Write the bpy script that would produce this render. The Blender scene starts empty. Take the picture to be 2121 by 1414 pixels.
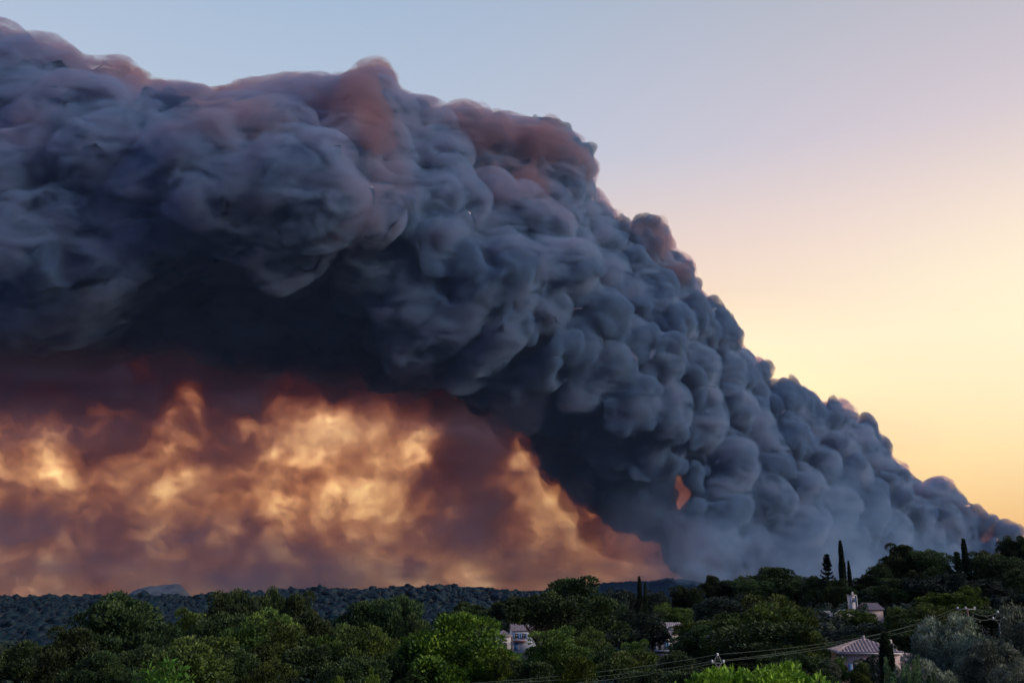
import bpy, bmesh, math, random
import numpy as np
from mathutils import Vector
random.seed(7); rng = np.random.default_rng(7)
R = math.radians
sc = bpy.context.scene
col = sc.collection

# ------------------------------------------------------------------ camera
EYE = 60.0
F = 2062.0                       # focal length in pixels of a 2121 px wide frame
PITCH = math.atan(533.0 / F)
cam_data = bpy.data.cameras.new('camera'); cam = bpy.data.objects.new('camera', cam_data); col.objects.link(cam)
cam_data.lens = 35.0; cam_data.sensor_width = 36.0
cam_data.clip_start = 0.5; cam_data.clip_end = 120000
cam.location = (0, 0, EYE); cam.rotation_euler = (math.pi / 2 + PITCH, 0, 0)
sc.camera = cam

# ------------------------------------------------------------------ world, sun, exposure
SUN_AZ, SUN_EL = R(110), R(22)      # azimuth measured from the viewing direction towards the right
world = bpy.data.worlds.new('World'); sc.world = world; world.use_nodes = True
wt = world.node_tree; wt.nodes.clear()
class NT:
    def __init__(s, t): s.t = t
    def n(s, typ, ins=None, **kw):
        x = s.t.nodes.new(typ)
        for k, v in kw.items(): setattr(x, k, v)
        for k, v in (ins or {}).items():
            if isinstance(v, bpy.types.NodeSocket): s.t.links.new(v, x.inputs[k])
            else: x.inputs[k].default_value = v
        return x
    def m(s, op, a, b=None, c=None, clamp=False):
        x = s.n('ShaderNodeMath', operation=op, use_clamp=clamp)
        for i, v in enumerate((a, b, c)):
            if v is None: continue
            if isinstance(v, bpy.types.NodeSocket): s.t.links.new(v, x.inputs[i])
            else: x.inputs[i].default_value = v
        return x.outputs[0]
    def mix(s, f, a, b, blend='MIX'):
        x = s.n('ShaderNodeMix', data_type='RGBA', blend_type=blend)
        for i, v in ((0, f), (6, a), (7, b)):
            if isinstance(v, bpy.types.NodeSocket): s.t.links.new(v, x.inputs[i])
            else: x.inputs[i].default_value = v if i == 0 else (*v, 1)
        return x.outputs[2]
    def ramp(s, f, stops, interp='EASE'):
        x = s.n('ShaderNodeValToRGB'); r = x.color_ramp; r.interpolation = interp
        while len(r.elements) > 1: r.elements.remove(r.elements[-1])
        for i, (p, c) in enumerate(stops):
            e = r.elements[0] if i == 0 else r.elements.new(p)
            e.position = p; e.color = (*c, 1) if len(c) == 3 else c
        s.t.links.new(f, x.inputs[0]); return x.outputs[0]
def S(r, g, b):                  # sRGB 0-255 to linear
    return tuple(((c / 255) / 12.92 if c / 255 < .04045 else ((c / 255 + .055) / 1.055) ** 2.4) for c in (r, g, b))
def K(c, k): return tuple(v * k for v in c)

w = NT(wt)
tc = w.n('ShaderNodeTexCoord')
sep = w.n('ShaderNodeSeparateXYZ', {0: tc.outputs['Generated']})
elev = w.m('ARCSINE', sep.outputs[2])
el01 = w.m('DIVIDE', w.m('ADD', elev, R(10)), R(100), clamp=True)         # -10..90 degrees
azn = w.m('ARCTAN2', sep.outputs[0], sep.outputs[1])
def ep(d): return (d + 10) / 100.0
right = w.ramp(el01, [(0, S(150, 110, 80)), (ep(-1), S(218, 146, 78)), (ep(3.5), S(236, 174, 90)), (ep(7.5), S(252, 209, 134)), (ep(14), S(254, 233, 198)),
                      (ep(19.5), S(240, 213, 203)), (ep(25), S(210, 196, 203)), (ep(33), S(180, 181, 189)), (ep(60), S(105, 130, 175)), (1, S(75, 105, 160))], 'LINEAR')
left = w.ramp(el01, [(0, S(150, 110, 80)), (ep(-1), K(S(240, 200, 175), 1.9)), (ep(5), K(S(255, 216, 146), 2.35)), (ep(11), K(S(255, 218, 155), 2.2)), (ep(17), S(250, 215, 180)),
                      (ep(25), S(186, 198, 214)), (ep(33), S(164, 184, 207)), (ep(60), S(90, 125, 180)), (1, S(70, 103, 160))], 'LINEAR')
back = w.ramp(el01, [(0, S(50, 50, 66)), (ep(0), S(74, 74, 102)), (ep(12), S(78, 92, 138)), (ep(40), S(76, 106, 165)), (1, S(75, 105, 160))], 'LINEAR')
fr = w.n('ShaderNodeMapRange', {0: azn, 1: R(-14), 2: R(30)}, interpolation_type='SMOOTHSTEP').outputs[0]
skyc = w.mix(fr, left, right)
fb = w.n('ShaderNodeMapRange', {0: w.m('ABSOLUTE', w.m('SUBTRACT', azn, R(20))), 1: R(62), 2: R(125)}, interpolation_type='SMOOTHSTEP').outputs[0]
skyc = w.mix(fb, skyc, back)
gl = w.m('ADD', w.m('POWER', w.m('DIVIDE', w.m('SUBTRACT', azn, R(36)), R(17)), 2.0), w.m('POWER', w.m('DIVIDE', w.m('SUBTRACT', elev, R(13.5)), R(8)), 2.0))
skyc = w.mix(w.m('MULTIPLY', w.m('EXPONENT', w.m('MULTIPLY', gl, -1.0)), .75), skyc, K(S(255, 241, 196), 1.12))
nish = w.n('ShaderNodeTexSky', sky_type='NISHITA', sun_disc=False, sun_elevation=SUN_EL, sun_rotation=SUN_AZ, altitude=100.0, air_density=1.0, dust_density=2.0)
bg1 = w.n('ShaderNodeBackground', {0: nish.outputs[0], 1: 0.012})
bg2 = w.n('ShaderNodeBackground', {0: skyc, 1: 1.06})
ad = w.n('ShaderNodeAddShader', {0: bg1.outputs[0], 1: bg2.outputs[0]})
w.n('ShaderNodeOutputWorld', {0: ad.outputs[0]})
world.cycles.sampling_method = 'AUTOMATIC'

sl = bpy.data.lights.new('sun', 'SUN'); sun = bpy.data.objects.new('sun', sl); col.objects.link(sun)
sl.energy = 2.6; sl.angle = R(28); sl.color = (1.0, 0.89, 0.79)
sd = Vector((math.sin(SUN_AZ) * math.cos(SUN_EL), math.cos(SUN_AZ) * math.cos(SUN_EL), math.sin(SUN_EL)))
sun.rotation_euler = (-sd).to_track_quat('-Z', 'Y').to_euler()

sc.view_settings.view_transform = 'Standard'; sc.view_settings.look = 'None'
sc.view_settings.exposure = 0.0; sc.view_settings.gamma = 1.0; sc.view_settings.use_curve_mapping = False
sc.cycles.use_denoising = True; sc.cycles.denoiser = 'OPENIMAGEDENOISE'
sc.cycles.max_bounces = 8; sc.cycles.diffuse_bounces = 2; sc.cycles.volume_bounces = 5
sc.cycles.transparent_max_bounces = 24; sc.cycles.volume_max_steps = 256; VSTEP = 0.06
sc.cycles.use_adaptive_sampling = True; sc.cycles.adaptive_threshold = 0.02
sc.cycles.sample_clamp_indirect = 6.0

# ------------------------------------------------------------------ helpers
CP, SP = math.cos(PITCH), math.sin(PITCH)
def ray(px, py):
    x = (px - 1060.5) / F; u = (707 - py) / F
    return np.array([x, CP - u * SP, SP + u * CP])
def P(px, py, Y):                # world point seen at a pixel, Y metres ahead
    d = ray(px, py); return np.array([0, 0, EYE]) + d * (Y / d[1])
def tag(o, label=None, cat=None, group=None, kind=None):
    for k, v in (('label', label), ('category', cat), ('group', group), ('kind', kind)):
        if v: o[k] = v
    return o
def mesh_np(name, verts, faces, mat, parent=None, smooth=False):
    """faces: (n,3) or (n,4) int array"""
    verts = np.asarray(verts, np.float32); faces = np.asarray(faces, np.int32)
    me = bpy.data.meshes.new(name); k = faces.shape[1]
    me.vertices.add(len(verts)); me.vertices.foreach_set('co', verts.ravel())
    me.loops.add(faces.size); me.loops.foreach_set('vertex_index', faces.ravel())
    me.polygons.add(len(faces)); me.polygons.foreach_set('loop_start', np.arange(0, faces.size, k, dtype=np.int32))
    me.update(calc_edges=True)
    if smooth: me.polygons.foreach_set('use_smooth', np.ones(len(faces), bool))
    if mat: me.materials.append(mat)
    o = bpy.data.objects.new(name, me); col.objects.link(o)
    if parent: o.parent = parent
    return o
def hash3(i, j, k, s):
    h = (i.astype(np.uint32) * np.uint32(374761393) + j.astype(np.uint32) * np.uint32(668265263) + k.astype(np.uint32) * np.uint32(2147483647) + np.uint32(s * 974711 + 17))
    h = (h ^ (h >> np.uint32(13))) * np.uint32(1274126177); h ^= h >> np.uint32(16)
    h = (h ^ (h >> np.uint32(7))) * np.uint32(2654435761); return h ^ (h >> np.uint32(15))
def h01(h): return (h & np.uint32(0xffffff)).astype(np.float32) / 16777216.0
def vnoise(p, s=0):              # smooth value noise -1..1
    p = np.asarray(p, np.float32); f0 = np.floor(p); f = p - f0; i = f0.astype(np.int64) & 0xffffffff
    f = f * f * f * (f * (f * 6 - 15) + 10); out = 0
    for a in (0, 1):
        for b in (0, 1):
            for c in (0, 1):
                wgt = (f[:, 0] if a else 1 - f[:, 0]) * (f[:, 1] if b else 1 - f[:, 1]) * (f[:, 2] if c else 1 - f[:, 2])
                out = out + wgt * h01(hash3(i[:, 0] + a, i[:, 1] + b, i[:, 2] + c, s))
    return out * 2 - 1
ROT = np.array([[.36, .80, -.48], [-.93, .31, -.18], [0.0, .51, .86]], np.float32); ROT = np.linalg.qr(ROT)[0].astype(np.float32)
def fbm(p, o=4, s=0):
    r = 0; a = 0.5; p = np.asarray(p, np.float32) @ ROT + 3.3
    for k in range(o): r = r + a * vnoise(p, s + k); a *= .5; p = p @ ROT * 2.03 + 13.7
    return r
def worley(p, s=0):              # distance to the nearest feature point
    p = np.asarray(p, np.float32); f0 = np.floor(p); i = f0.astype(np.int64) & 0xffffffff; f = p - f0
    best = np.full(len(p), 9.0, np.float32)
    for a in (-1, 0, 1):
        for b in (-1, 0, 1):
            for c in (-1, 0, 1):
                h = hash3(i[:, 0] + a, i[:, 1] + b, i[:, 2] + c, s)
                d = (a + h01(h) - f[:, 0]) ** 2 + (b + h01(h * np.uint32(747796405) + np.uint32(1)) - f[:, 1]) ** 2 + (c + h01(h * np.uint32(2891336453) + np.uint32(7)) - f[:, 2]) ** 2
                best = np.minimum(best, d)
    return np.sqrt(best)
def mat_new(name):
    m = bpy.data.materials.new(name); m.use_nodes = True; m.node_tree.nodes.clear(); return m, NT(m.node_tree)
def smoke_mat(name, dens, scat, absb, g):
    m, t = mat_new(name)
    s = t.n('ShaderNodeVolumeScatter', {'Color': (*scat, 1), 'Density': dens, 'Anisotropy': g})
    a = t.n('ShaderNodeVolumeAbsorption', {'Color': (*[1 - v for v in absb], 1), 'Density': dens})
    x = t.n('ShaderNodeAddShader', {0: s.outputs[0], 1: a.outputs[0]})
    o = t.n('ShaderNodeOutputMaterial', {'Volume': x.outputs[0]})
    m.cycles.homogeneous_volume = True
    return m

# ------------------------------------------------------------------ smoke plume
TOP = [(-160, 20), (0, 75), (60, 105), (130, 140), (190, 150), (260, 165), (330, 180), (400, 205), (450, 222), (480, 195), (560, 182), (640, 165), (700, 168), (745, 155), (775, 140),
       (800, 150), (830, 205), (875, 238), (900, 238), (950, 222), (1010, 245), (1090, 250), (1140, 255), (1190, 290), (1225, 330), (1238, 355), (1228, 395), (1260, 430),
       (1300, 470), (1340, 458), (1380, 475), (1392, 520), (1430, 545), (1440, 600), (1480, 635), (1512, 660), (1532, 705), (1552, 742), (1580, 745), (1590, 775),
       (1588, 803), (1640, 796), (1680, 816), (1692, 850), (1730, 826), (1762, 840), (1777, 878), (1802, 888), (1832, 932), (1872, 982), (1902, 1004), (1940, 992),
       (1975, 1002), (1992, 1042), (2020, 1066), (2060, 1086), (2125, 1102), (2250, 1120)]
BOT = [(-160, 700), (0, 700), (300, 705), (600, 735), (800, 775), (950, 805), (1080, 850), (1140, 905), (1175, 1000), (1225, 1070), (1380, 1115), (1470, 1165), (1520, 1290), (2250, 1290)]
tx, ty = np.array(TOP, float).T; bx_, by_ = np.array(BOT, float).T
def ytop(x): return np.interp(x, tx, ty)
def ybot(x): return np.interp(x, bx_, by_)
def Ybase(x): return 8200 + 3600 * np.clip((x - 500) / 1500, 0, 1) ** 1.3      # metres ahead: the root of the plume is farther off
PXM = lambda Y: Y / F                                                           # metres per (full) pixel
def bulge(x, y):                 # how far (px) the front of the plume comes towards the viewer
    t = np.clip((y - ytop(x)) / (ybot(x) - ytop(x)), 0, 1)
    big = np.interp(x, [0, 700, 1300, 1700, 2100], [360, 330, 200, 120, 50])
    yl = np.interp(x, [-160, 0, 190, 270, 350, 430, 520, 600, 680, 735, 780, 820, 900, 1000, 1100, 1200, 1300], [690, 672, 640, 578, 505, 480, 520, 548, 505, 455, 600, 742, 750, 785, 830, 860, 900])
    yt_ = ytop(x); k1 = (y - yt_) / (yl - yt_)
    prof = np.interp(k1, [0, .15, .45, .8, 1.0], [0.0, .5, 1.0, .95, .62]) - 1.1 * np.clip((y - yl) / 75, 0, 1) - .3 * np.clip((y - yl - 75) / 200, 0, 1)
    profr = np.interp(t, [0, .12, .35, .6, .85, 1], [0.0, .4, .75, 1.0, 1.1, 1.1])
    k = np.clip((x - 1150) / 300, 0, 1)
    return big * (prof * (1 - k) + profr * k)
balls = []                       # x, y, radius (px), depth towards the viewer (px)
def ball(x, y, r, extra=0.0): balls.append((x, y, r, float(bulge(x, y)) + extra - r * .72))
# outline of the plume
d = 0
for i in range(len(TOP) - 1):
    (x0, y0), (x1, y1) = TOP[i], TOP[i + 1]; L = math.hypot(x1 - x0, y1 - y0); n = max(1, int(L / 16))
    for k in range(n):
        t = (k + .5) / n; x = x0 + (x1 - x0) * t; y = y0 + (y1 - y0) * t
        nx, ny = -(y1 - y0) / L, (x1 - x0) / L
        base = np.interp(x, [0, 900, 1500, 2000, 2120], [42, 34, 26, 15, 7])
        for q in range(2):
            r = base * random.uniform(.5, 1.15)
            dd = random.uniform(-1, 1) * base * 2.2
            balls.append((x + nx * r * random.uniform(.85, 1.0), y + ny * r * random.uniform(.85, 1.0), r, dd - base))
# big billows read off the photograph
for b in [(60, 190, 100, 20), (150, 290, 115, 60), (210, 320, 70, 90), (40, 400, 110, 0), (350, 260, 80, 10), (400, 330, 95, 60), (450, 380, 75, 90), (330, 400, 80, 20),
          (545, 310, 85, 60), (610, 370, 90, 90), (672, 425, 62, 120), (560, 440, 90, 40), (600, 520, 62, 60), (640, 490, 45, 80), (735, 400, 55, 60), (770, 455, 46, 80),
          (650, 230, 62, 0), (735, 240, 78, 10), (775, 180, 36, 0), (560, 225, 42, 0), (500, 225, 32, 0), (860, 280, 72, 60), (910, 330, 58, 90), (930, 370, 36, 100), (830, 340, 60, 30),
          (1010, 320, 72, 0), (1080, 320, 72, 10), (1150, 330, 66, 10), (1190, 370, 42, 10), (1010, 400, 46, 50), (950, 430, 50, 60), (880, 430, 60, 60), (820, 440, 50, 50),
          (1060, 450, 60, 60), (1120, 480, 55, 60), (900, 500, 60, 50), (960, 540, 50, 60), (1040, 540, 58, 90), (1110, 560, 62, 100), (1170, 560, 58, 110), (1060, 600, 45, 110),
          (990, 610, 46, 90), (1010, 620, 50, 40), (945, 658, 42, 50), (893, 694, 36, 50), (852, 722, 30, 40), (1090, 640, 50, 50), (1160, 600, 50, 60), (1060, 690, 40, 50), (1005, 725, 34, 50), (1120, 650, 46, 90), (1050, 680, 44, 90), (1000, 730, 40, 80), (960, 770, 32, 60),
          (1240, 500, 46, 40), (1250, 570, 50, 60), (1230, 650, 52, 90), (1180, 720, 50, 80), (1120, 760, 46, 80), (1060, 800, 36, 60), (1300, 560, 46, 50), (1330, 520, 38, 10), (1350, 500, 36, 0),
          (1330, 620, 56, 70), (1290, 700, 50, 90), (1250, 760, 46, 90), (1200, 800, 46, 80), (1400, 580, 36, 10), (1380, 680, 56, 80), (1440, 670, 44, 60), (1350, 750, 56, 100),
          (1430, 770, 56, 80), (1485, 700, 40, 30), (1500, 770, 44, 40), (1550, 780, 34, 10), (1300, 830, 60, 90), (1380, 850, 52, 100), (1450, 860, 52, 90), (1520, 850, 46, 60),
          (1560, 880, 38, 40), (1620, 850, 44, 10), (1640, 910, 44, 40), (1590, 950, 44, 60), (1520, 950, 50, 80), (1720, 870, 34, 0), (1740, 930, 36, 30), (1765, 985, 36, 40), (1700, 960, 36, 50),
          (1790, 930, 30, 10), (1820, 980, 32, 20), (1850, 1030, 34, 30), (1800, 1050, 36, 60), (1740, 1050, 40, 60), (1660, 1010, 44, 60), (1600, 1040, 46, 70), (1660, 1090, 40, 60),
          (1920, 1030, 30, 0), (1950, 1015, 24, 0), (1900, 1070, 30, 30), (1850, 1100, 36, 40), (1960, 1070, 24, 10), (2000, 1085, 18, 0), (1430, 960, 60, 50), (1350, 930, 60, 50),
          (1280, 930, 56, 40), (1250, 1000, 40, 10), (1330, 1040, 40, 20), (1500, 1040, 50, 50),
          (90, 500, 100, 30), (190, 560, 75, 30), (285, 510, 60, 40), (115, 600, 62, 20), (40, 630, 55, 20), (430, 440, 60, 20), (230, 560, 44, 60), (330, 520, 60, 20), (480, 560, 80, 0), (400, 640, 80, -20)]:
    ball(*b)
# inner core
for _ in range(700):
    x = random.uniform(-160, 1950); yt, yb = ytop(x), ybot(x); r = (yb - yt) * random.uniform(.10, .17)
    y = random.uniform(yt + r * 1.5, max(yt + r * 1.6, yb - r * (1.2 if x < 1500 else .4)))
    if ytop(x + r) > y - r or ytop(x + 2 * r) > y: continue
    b = float(bulge(x, y)); balls.append((x, y, r, random.uniform(-.6, .75) * max(b, 60) - r * 1.0))
for x in range(-160, 1500, 62):
    for t in (.22, .36, .5, .64, .8):
        yt, yb = ytop(x), ybot(x); r = (yb - yt) * .13; y = yt + (yb - yt) * t + random.uniform(-10, 10)
        if ytop(x + 1.5 * r) < y - 1.2 * r: balls.append((x, y, r, -r * 1.5 - 60 * (t > .6)))
for _ in range(60):
    x = random.uniform(1000, 1750); yt = ytop(x); y = random.uniform(yt + 130, max(yt + 140, 1130)); r = random.uniform(55, 85)
    if ytop(x + r) < y - r * 1.1 and (x > 1480 or y + r < ybot(x) + 10): balls.append((x, y, r, float(bulge(x, y)) - r * .75))
for _ in range(60):
    x = random.uniform(1930, 2125); r = np.interp(x, [1930, 2125], [24, 9]) * random.uniform(.7, 1.1); y = ytop(x) + r * 1.1 + random.random() ** 1.5 * 60; balls.append((x, y, r, random.uniform(-20, 10)))
balls += [(2015, 1112, 19, 5), (2034, 1110, 18, 5), (2050, 1116, 15, 5), (2066, 1120, 13, 5), (2030, 1124, 18, -5), (2084, 1124, 12, 0)]
# fill
for _ in range(1500):
    x = random.uniform(-150, 2120); yt, yb = ytop(x), ybot(x)
    t = random.random(); y = yt + (yb - yt) * (0.06 + .94 * t)
    r = np.interp(x, [0, 700, 1300, 1900, 2120], [70, 60, 42, 26, 10]) * random.uniform(.5, 1.15)
    if y - r * .8 < yt + 6 or ytop(x + r) > y - r * .3: continue
    if x < 1500 and y + r * .7 > yb: r *= .5
    b = float(bulge(x, y))
    balls.append((x, y, r, b - r * random.uniform(.7, 1.3)))
    if _ % 2 == 0 and x < 1850: balls.append((x, y, r * 1.5, random.uniform(-220, 0.3 * b) - r))
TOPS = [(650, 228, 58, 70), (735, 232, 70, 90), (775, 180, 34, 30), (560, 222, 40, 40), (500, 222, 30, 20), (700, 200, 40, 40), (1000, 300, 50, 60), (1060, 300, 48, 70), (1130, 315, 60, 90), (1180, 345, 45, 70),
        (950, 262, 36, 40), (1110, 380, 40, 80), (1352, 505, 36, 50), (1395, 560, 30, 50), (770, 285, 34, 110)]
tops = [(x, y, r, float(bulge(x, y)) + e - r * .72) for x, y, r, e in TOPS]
# smaller puffs budding from every billow
def bud(src, lo=.22, hi=.42, n=4, mx=16):
    out = []
    for (x, y, r, dz) in src:
        for _ in range(int(np.clip(r / n, 3, mx))):
            th = random.uniform(0, 2 * math.pi); u = random.uniform(-.3, 1)
            s = math.sqrt(1 - u * u); q = r * random.uniform(lo, hi)
            kx, ky = x + s * math.cos(th) * r * .84, y + s * math.sin(th) * r * .84
            if ky - q < ytop(kx) - 5 or (kx > 1250 and q > 26): continue
            out.append((kx, ky, q, dz + u * r * .84))
    return out
kids = bud(balls)
kids2 = bud([k for k in kids if k[0] > 900 and k[2] > 9], .3, .5, 6, 4)
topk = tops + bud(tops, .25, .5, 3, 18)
allb = balls + kids + kids2
print('balls', len(allb))
def ico(sub):
    bm = bmesh.new(); bmesh.ops.create_icosphere(bm, subdivisions=sub, radius=1.0)
    v = np.array([x.co[:] for x in bm.verts]); f = np.array([[q.index for q in p.verts] for p in bm.faces]); bm.free(); return v, f
IV, IF = ico(2)
HOLES = [(1394, 1000, 15, 28), (1420, 1026, 34, 19), (1400, 1044, 16, 32), (1428, 1004, 11, 24)]
def ball_mesh(bl):
    VS, FS = [], []; o = 0; ang = R(32); ca, sa = math.cos(ang), math.sin(ang)
    for (x, y, r, dz) in bl:
        if any(((x - hx) / (rx + .75 * r)) ** 2 + ((y - hy) / (ry + .75 * r)) ** 2 < 1 for hx, hy, rx, ry in HOLES): continue
        Y = float(Ybase(x)); m = Y / F
        c = P(x, y, Y - dz * m)
        stretch = np.interp(x, [0, 900, 1400], [1.35, 1.2, 1.0])
        v = IV * (r * m)
        ux = v[:, 0] * ca + v[:, 2] * sa; uz = -v[:, 0] * sa + v[:, 2] * ca
        ux = ux * stretch; uz = uz / math.sqrt(stretch)
        VS.append(np.stack([ux * ca - uz * sa, v[:, 1], ux * sa + uz * ca], 1) + c); FS.append(IF + o); o += len(IV)
    return VS, FS
def voxel_union(VS, FS, vox):
    raw = mesh_np('raw', np.concatenate(VS), np.concatenate(FS), None)
    md = raw.modifiers.new('r', 'REMESH'); md.mode = 'VOXEL'; md.voxel_size = vox; md.adaptivity = 0
    ev = raw.evaluated_get(bpy.context.evaluated_depsgraph_get()); me = ev.to_mesh()
    nv = len(me.vertices); co = np.empty(nv * 3, np.float32); me.vertices.foreach_get('co', co); co = co.reshape(-1, 3)
    fc = np.empty(len(me.polygons) * 4, np.int32); me.loops.foreach_get('vertex_index', fc); fc = fc.reshape(-1, 4)
    ed = np.empty(len(me.edges) * 2, np.int32); me.edges.foreach_get('vertices', ed); ed = ed.reshape(-1, 2)
    ev.to_mesh_clear(); bpy.data.objects.remove(raw)
    return co, fc, ed
def smooth(co, ed, it, lam=.6):
    deg = np.bincount(ed.ravel(), minlength=len(co)).astype(np.float32)[:, None]
    for _ in range(it):
        av = np.stack([np.bincount(ed[:, 0], co[ed[:, 1], k], len(co)) + np.bincount(ed[:, 1], co[ed[:, 0], k], len(co)) for k in range(3)], 1) / deg
        l = lam if np.isscalar(lam) else lam[:, None]
        co = co + (av - co) * l
    return co.astype(np.float32)
def normals(co, fc):
    n = np.cross(co[fc[:, 2]] - co[fc[:, 0]], co[fc[:, 3]] - co[fc[:, 1]]); out = np.zeros_like(co)
    for k in range(3):
        s_ = 0
        for j in range(4): s_ = s_ + np.bincount(fc[:, j], n[:, k], len(co))
        out[:, k] = s_
    return out / np.maximum(np.linalg.norm(out, axis=1), 1e-9)[:, None]
def to_px(co):
    v = co - np.array([0, 0, EYE], np.float32); dep = v[:, 1] * CP + v[:, 2] * SP; up = -v[:, 1] * SP + v[:, 2] * CP
    return 1060.5 + F * v[:, 0] / dep, 707 - F * up / dep
A = R(32)
def shear(co, k):
    q = co.copy(); q[:, 0] = (co[:, 0] * math.cos(A) + co[:, 2] * math.sin(A)) / k; q[:, 2] = -co[:, 0] * math.sin(A) + co[:, 2] * math.cos(A); return q
def crispness(co): return np.clip((to_px(co)[0] - 500) / 800, 0, 1).astype(np.float32)   # the far root is crisp, the near, older smoke blurred
def vwarp(co, k, a, s0):
    return co + a * np.stack([vnoise(co / k, s0), vnoise(co / k, s0 + 1), vnoise(co / k, s0 + 2)], 1)
def drop_crumbs(co, fc, ed, least):
    lab = np.arange(len(co))                       # drop the stray crumbs: keep only the large connected bodies of smoke
    for _ in range(80):
        a_, b_ = lab[ed[:, 0]], lab[ed[:, 1]]; d_ = a_ != b_
        if not d_.any(): break
        m_ = np.minimum(a_, b_)[d_]; np.minimum.at(lab, a_[d_], m_); np.minimum.at(lab, b_[d_], m_)
        for _k in range(4): lab = lab[lab]
    keep = np.bincount(lab, minlength=len(co))[lab] > least; new = np.cumsum(keep) - 1
    fc = new[fc[keep[fc].all(1)]].astype(np.int32); ed = new[ed[keep[ed].all(1)]]; co = co[keep]
    return co, fc, ed
def billows(bl, vox, name, mat, parent=None, gain=1.0):
    co, fc, ed = voxel_union(*ball_mesh(bl), vox)
    co, fc, ed = drop_crumbs(co, fc, ed, 4000 if name == 'smoke_plume' else 300)
    crisp = crispness(co)
    co = smooth(co, ed, 5, .65); c2 = smooth(co, ed, 34, .65); co = co * crisp[:, None] + c2 * (1 - crisp[:, None])
    co = vwarp(vwarp(vwarp(co, 420, 105, 401), 170, 48, 411), 70, 15, 421).astype(np.float32)
    no = normals(co, fc)
    q = shear(co, 1.35); q = vwarp(q, 260, 70, 31); q = vwarp(q, 90, 22, 35)
    mod = .35 + 1.1 * np.clip(vnoise(q / 420, 77) + .5, 0, 1)
    disp = 0
    for s, a, sd_, lo in ((340, 60, 1, 1.0), (155, 36, 2, .45), (74, 21, 3, .12)):
        disp = disp + a * (0.55 - worley(q / s, sd_)) * 1.3 * (lo + (1 - lo) * crisp) * (mod if s < 300 else 1)
    disp = disp + 95 * (.5 + .5 * crisp) * fbm(q / 190, 6, 50)
    out = co + no * (gain * disp - (95 * (1 - crisp) if name == 'smoke_plume' else 0))[:, None]
    out = smooth(out, ed, 6, (.22 + .43 * (1 - crisp)).astype(np.float32))
    o = mesh_np(name, out, fc, mat, parent, smooth=True)
    return o, co, no, fc
smoke = smoke_mat('dense_smoke', 0.019, (.155, .275, .50), (.64, .62, .56), 0.05)
plume, *_ = billows(allb, 18.5, 'smoke_plume', smoke)
tag(plume, 'huge dark billowing wildfire smoke plume leaning up to the left over the hills', 'smoke plume')
sunset_tint = smoke_mat('sunset_tinted_smoke', 0.0045, (.38, .30, .37), (.34, .56, .58), 0.4)  # red sunlight through the thin top, put into the smoke colour
tag(billows(topk, 24.0, 'upper_smoke', sunset_tint, plume, 1.5)[0], kind='stuff')
# thin veil of looser smoke round the dense body
veil_m, t = mat_new('loose_smoke')
x_ = t.n('ShaderNodeNewGeometry').outputs['Position']
mp = t.n('ShaderNodeMapping', {'Rotation': (0, A, 0), 'Scale': (1 / 1.9, 1, 1)}); t.t.links.new(x_, mp.inputs['Vector'])
n1 = t.n('ShaderNodeTexNoise', {'Scale': 1 / 190, 'Detail': 4, 'Roughness': .62, 'Distortion': .6}); t.t.links.new(mp.outputs[0], n1.inputs['Vector'])
n2 = t.n('ShaderNodeTexNoise', {'Scale': 1 / 1300, 'Detail': 1}); t.t.links.new(x_, n2.inputs['Vector'])
den_ = t.m('MULTIPLY', t.n('ShaderNodeMapRange', {0: n1.outputs[0], 1: .42, 2: .66}, interpolation_type='SMOOTHSTEP').outputs[0], .016)
sz_ = t.n('ShaderNodeSeparateXYZ', {0: x_}); vc = t.ramp(t.m('ADD', n2.outputs[0], t.m('MULTIPLY', t.m('SUBTRACT', sz_.outputs[2], 4300.0), .00013)), [(.40, (.20, .36, .56)), (.56, (.26, .34, .50)), (.70, (.42, .33, .38))])  # warmer with height: sunset tint of the upper edge put into the colour
pv = t.n('ShaderNodeVolumePrincipled', {'Color': vc, 'Density': den_, 'Anisotropy': .15, 'Absorption Color': (.35, .12, .06, 1)}); t.n('ShaderNodeOutputMaterial', {'Volume': pv.outputs[0]})
veil_m.cycles.volume_step_rate = VSTEP
co, fc, ed = drop_crumbs(*voxel_union(*ball_mesh([b for b in balls if b[2] > 12]), 40.0), 4000)
co = smooth(co, ed, 3); no = normals(co, fc); q = shear(co, 1.6); crisp = crispness(co)
dv = 75 + 100 * fbm(q / 230, 4, 90) + 50 * (.5 - worley(q / 160, 21))
veil = mesh_np('veil', smooth(co + no * (dv * (1.25 - .6 * crisp))[:, None], ed, 2, .5), fc, veil_m, plume, smooth=True)

fr_b = []
for i in range(len(BOT) - 3):
    (x0, y0), (x1, y1) = BOT[i], BOT[i + 1]; n = max(1, int(math.hypot(x1 - x0, y1 - y0) / 13))
    for k in range(n):
        t = (k + random.random()) / n; r = random.uniform(28, 62); xx_, yy_ = x0 + (x1 - x0) * t + random.uniform(-18, 14), y0 + (y1 - y0) * t + random.uniform(-20, 40); fr_b.append((xx_, yy_, r, float(bulge(xx_, yy_)) + random.uniform(-60, 160)))
for _ in range(46):
    a_ = random.uniform(0, 6.28); q_ = random.uniform(.45, 1.6); fr_b.append((1412 + 40 * q_ * math.cos(a_), 1024 + 38 * q_ * math.sin(a_), random.uniform(16, 34), random.uniform(-20, 140)))
co, fc, ed = drop_crumbs(*voxel_union(*ball_mesh(fr_b), 30.0), 600); co = smooth(co, ed, 14); co = vwarp(vwarp(co, 420, 100, 501), 190, 40, 505).astype(np.float32); no = normals(co, fc)
fringe_m = smoke_mat('fringe_smoke', 0.0026, (.12, .16, .29), (.48, .68, .72), 0.3)
mesh_np('fringe', smooth(co + no * (80 * fbm(co / 150, 3, 520))[:, None], ed, 8, .6), fc, fringe_m, plume, smooth=True)

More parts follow.
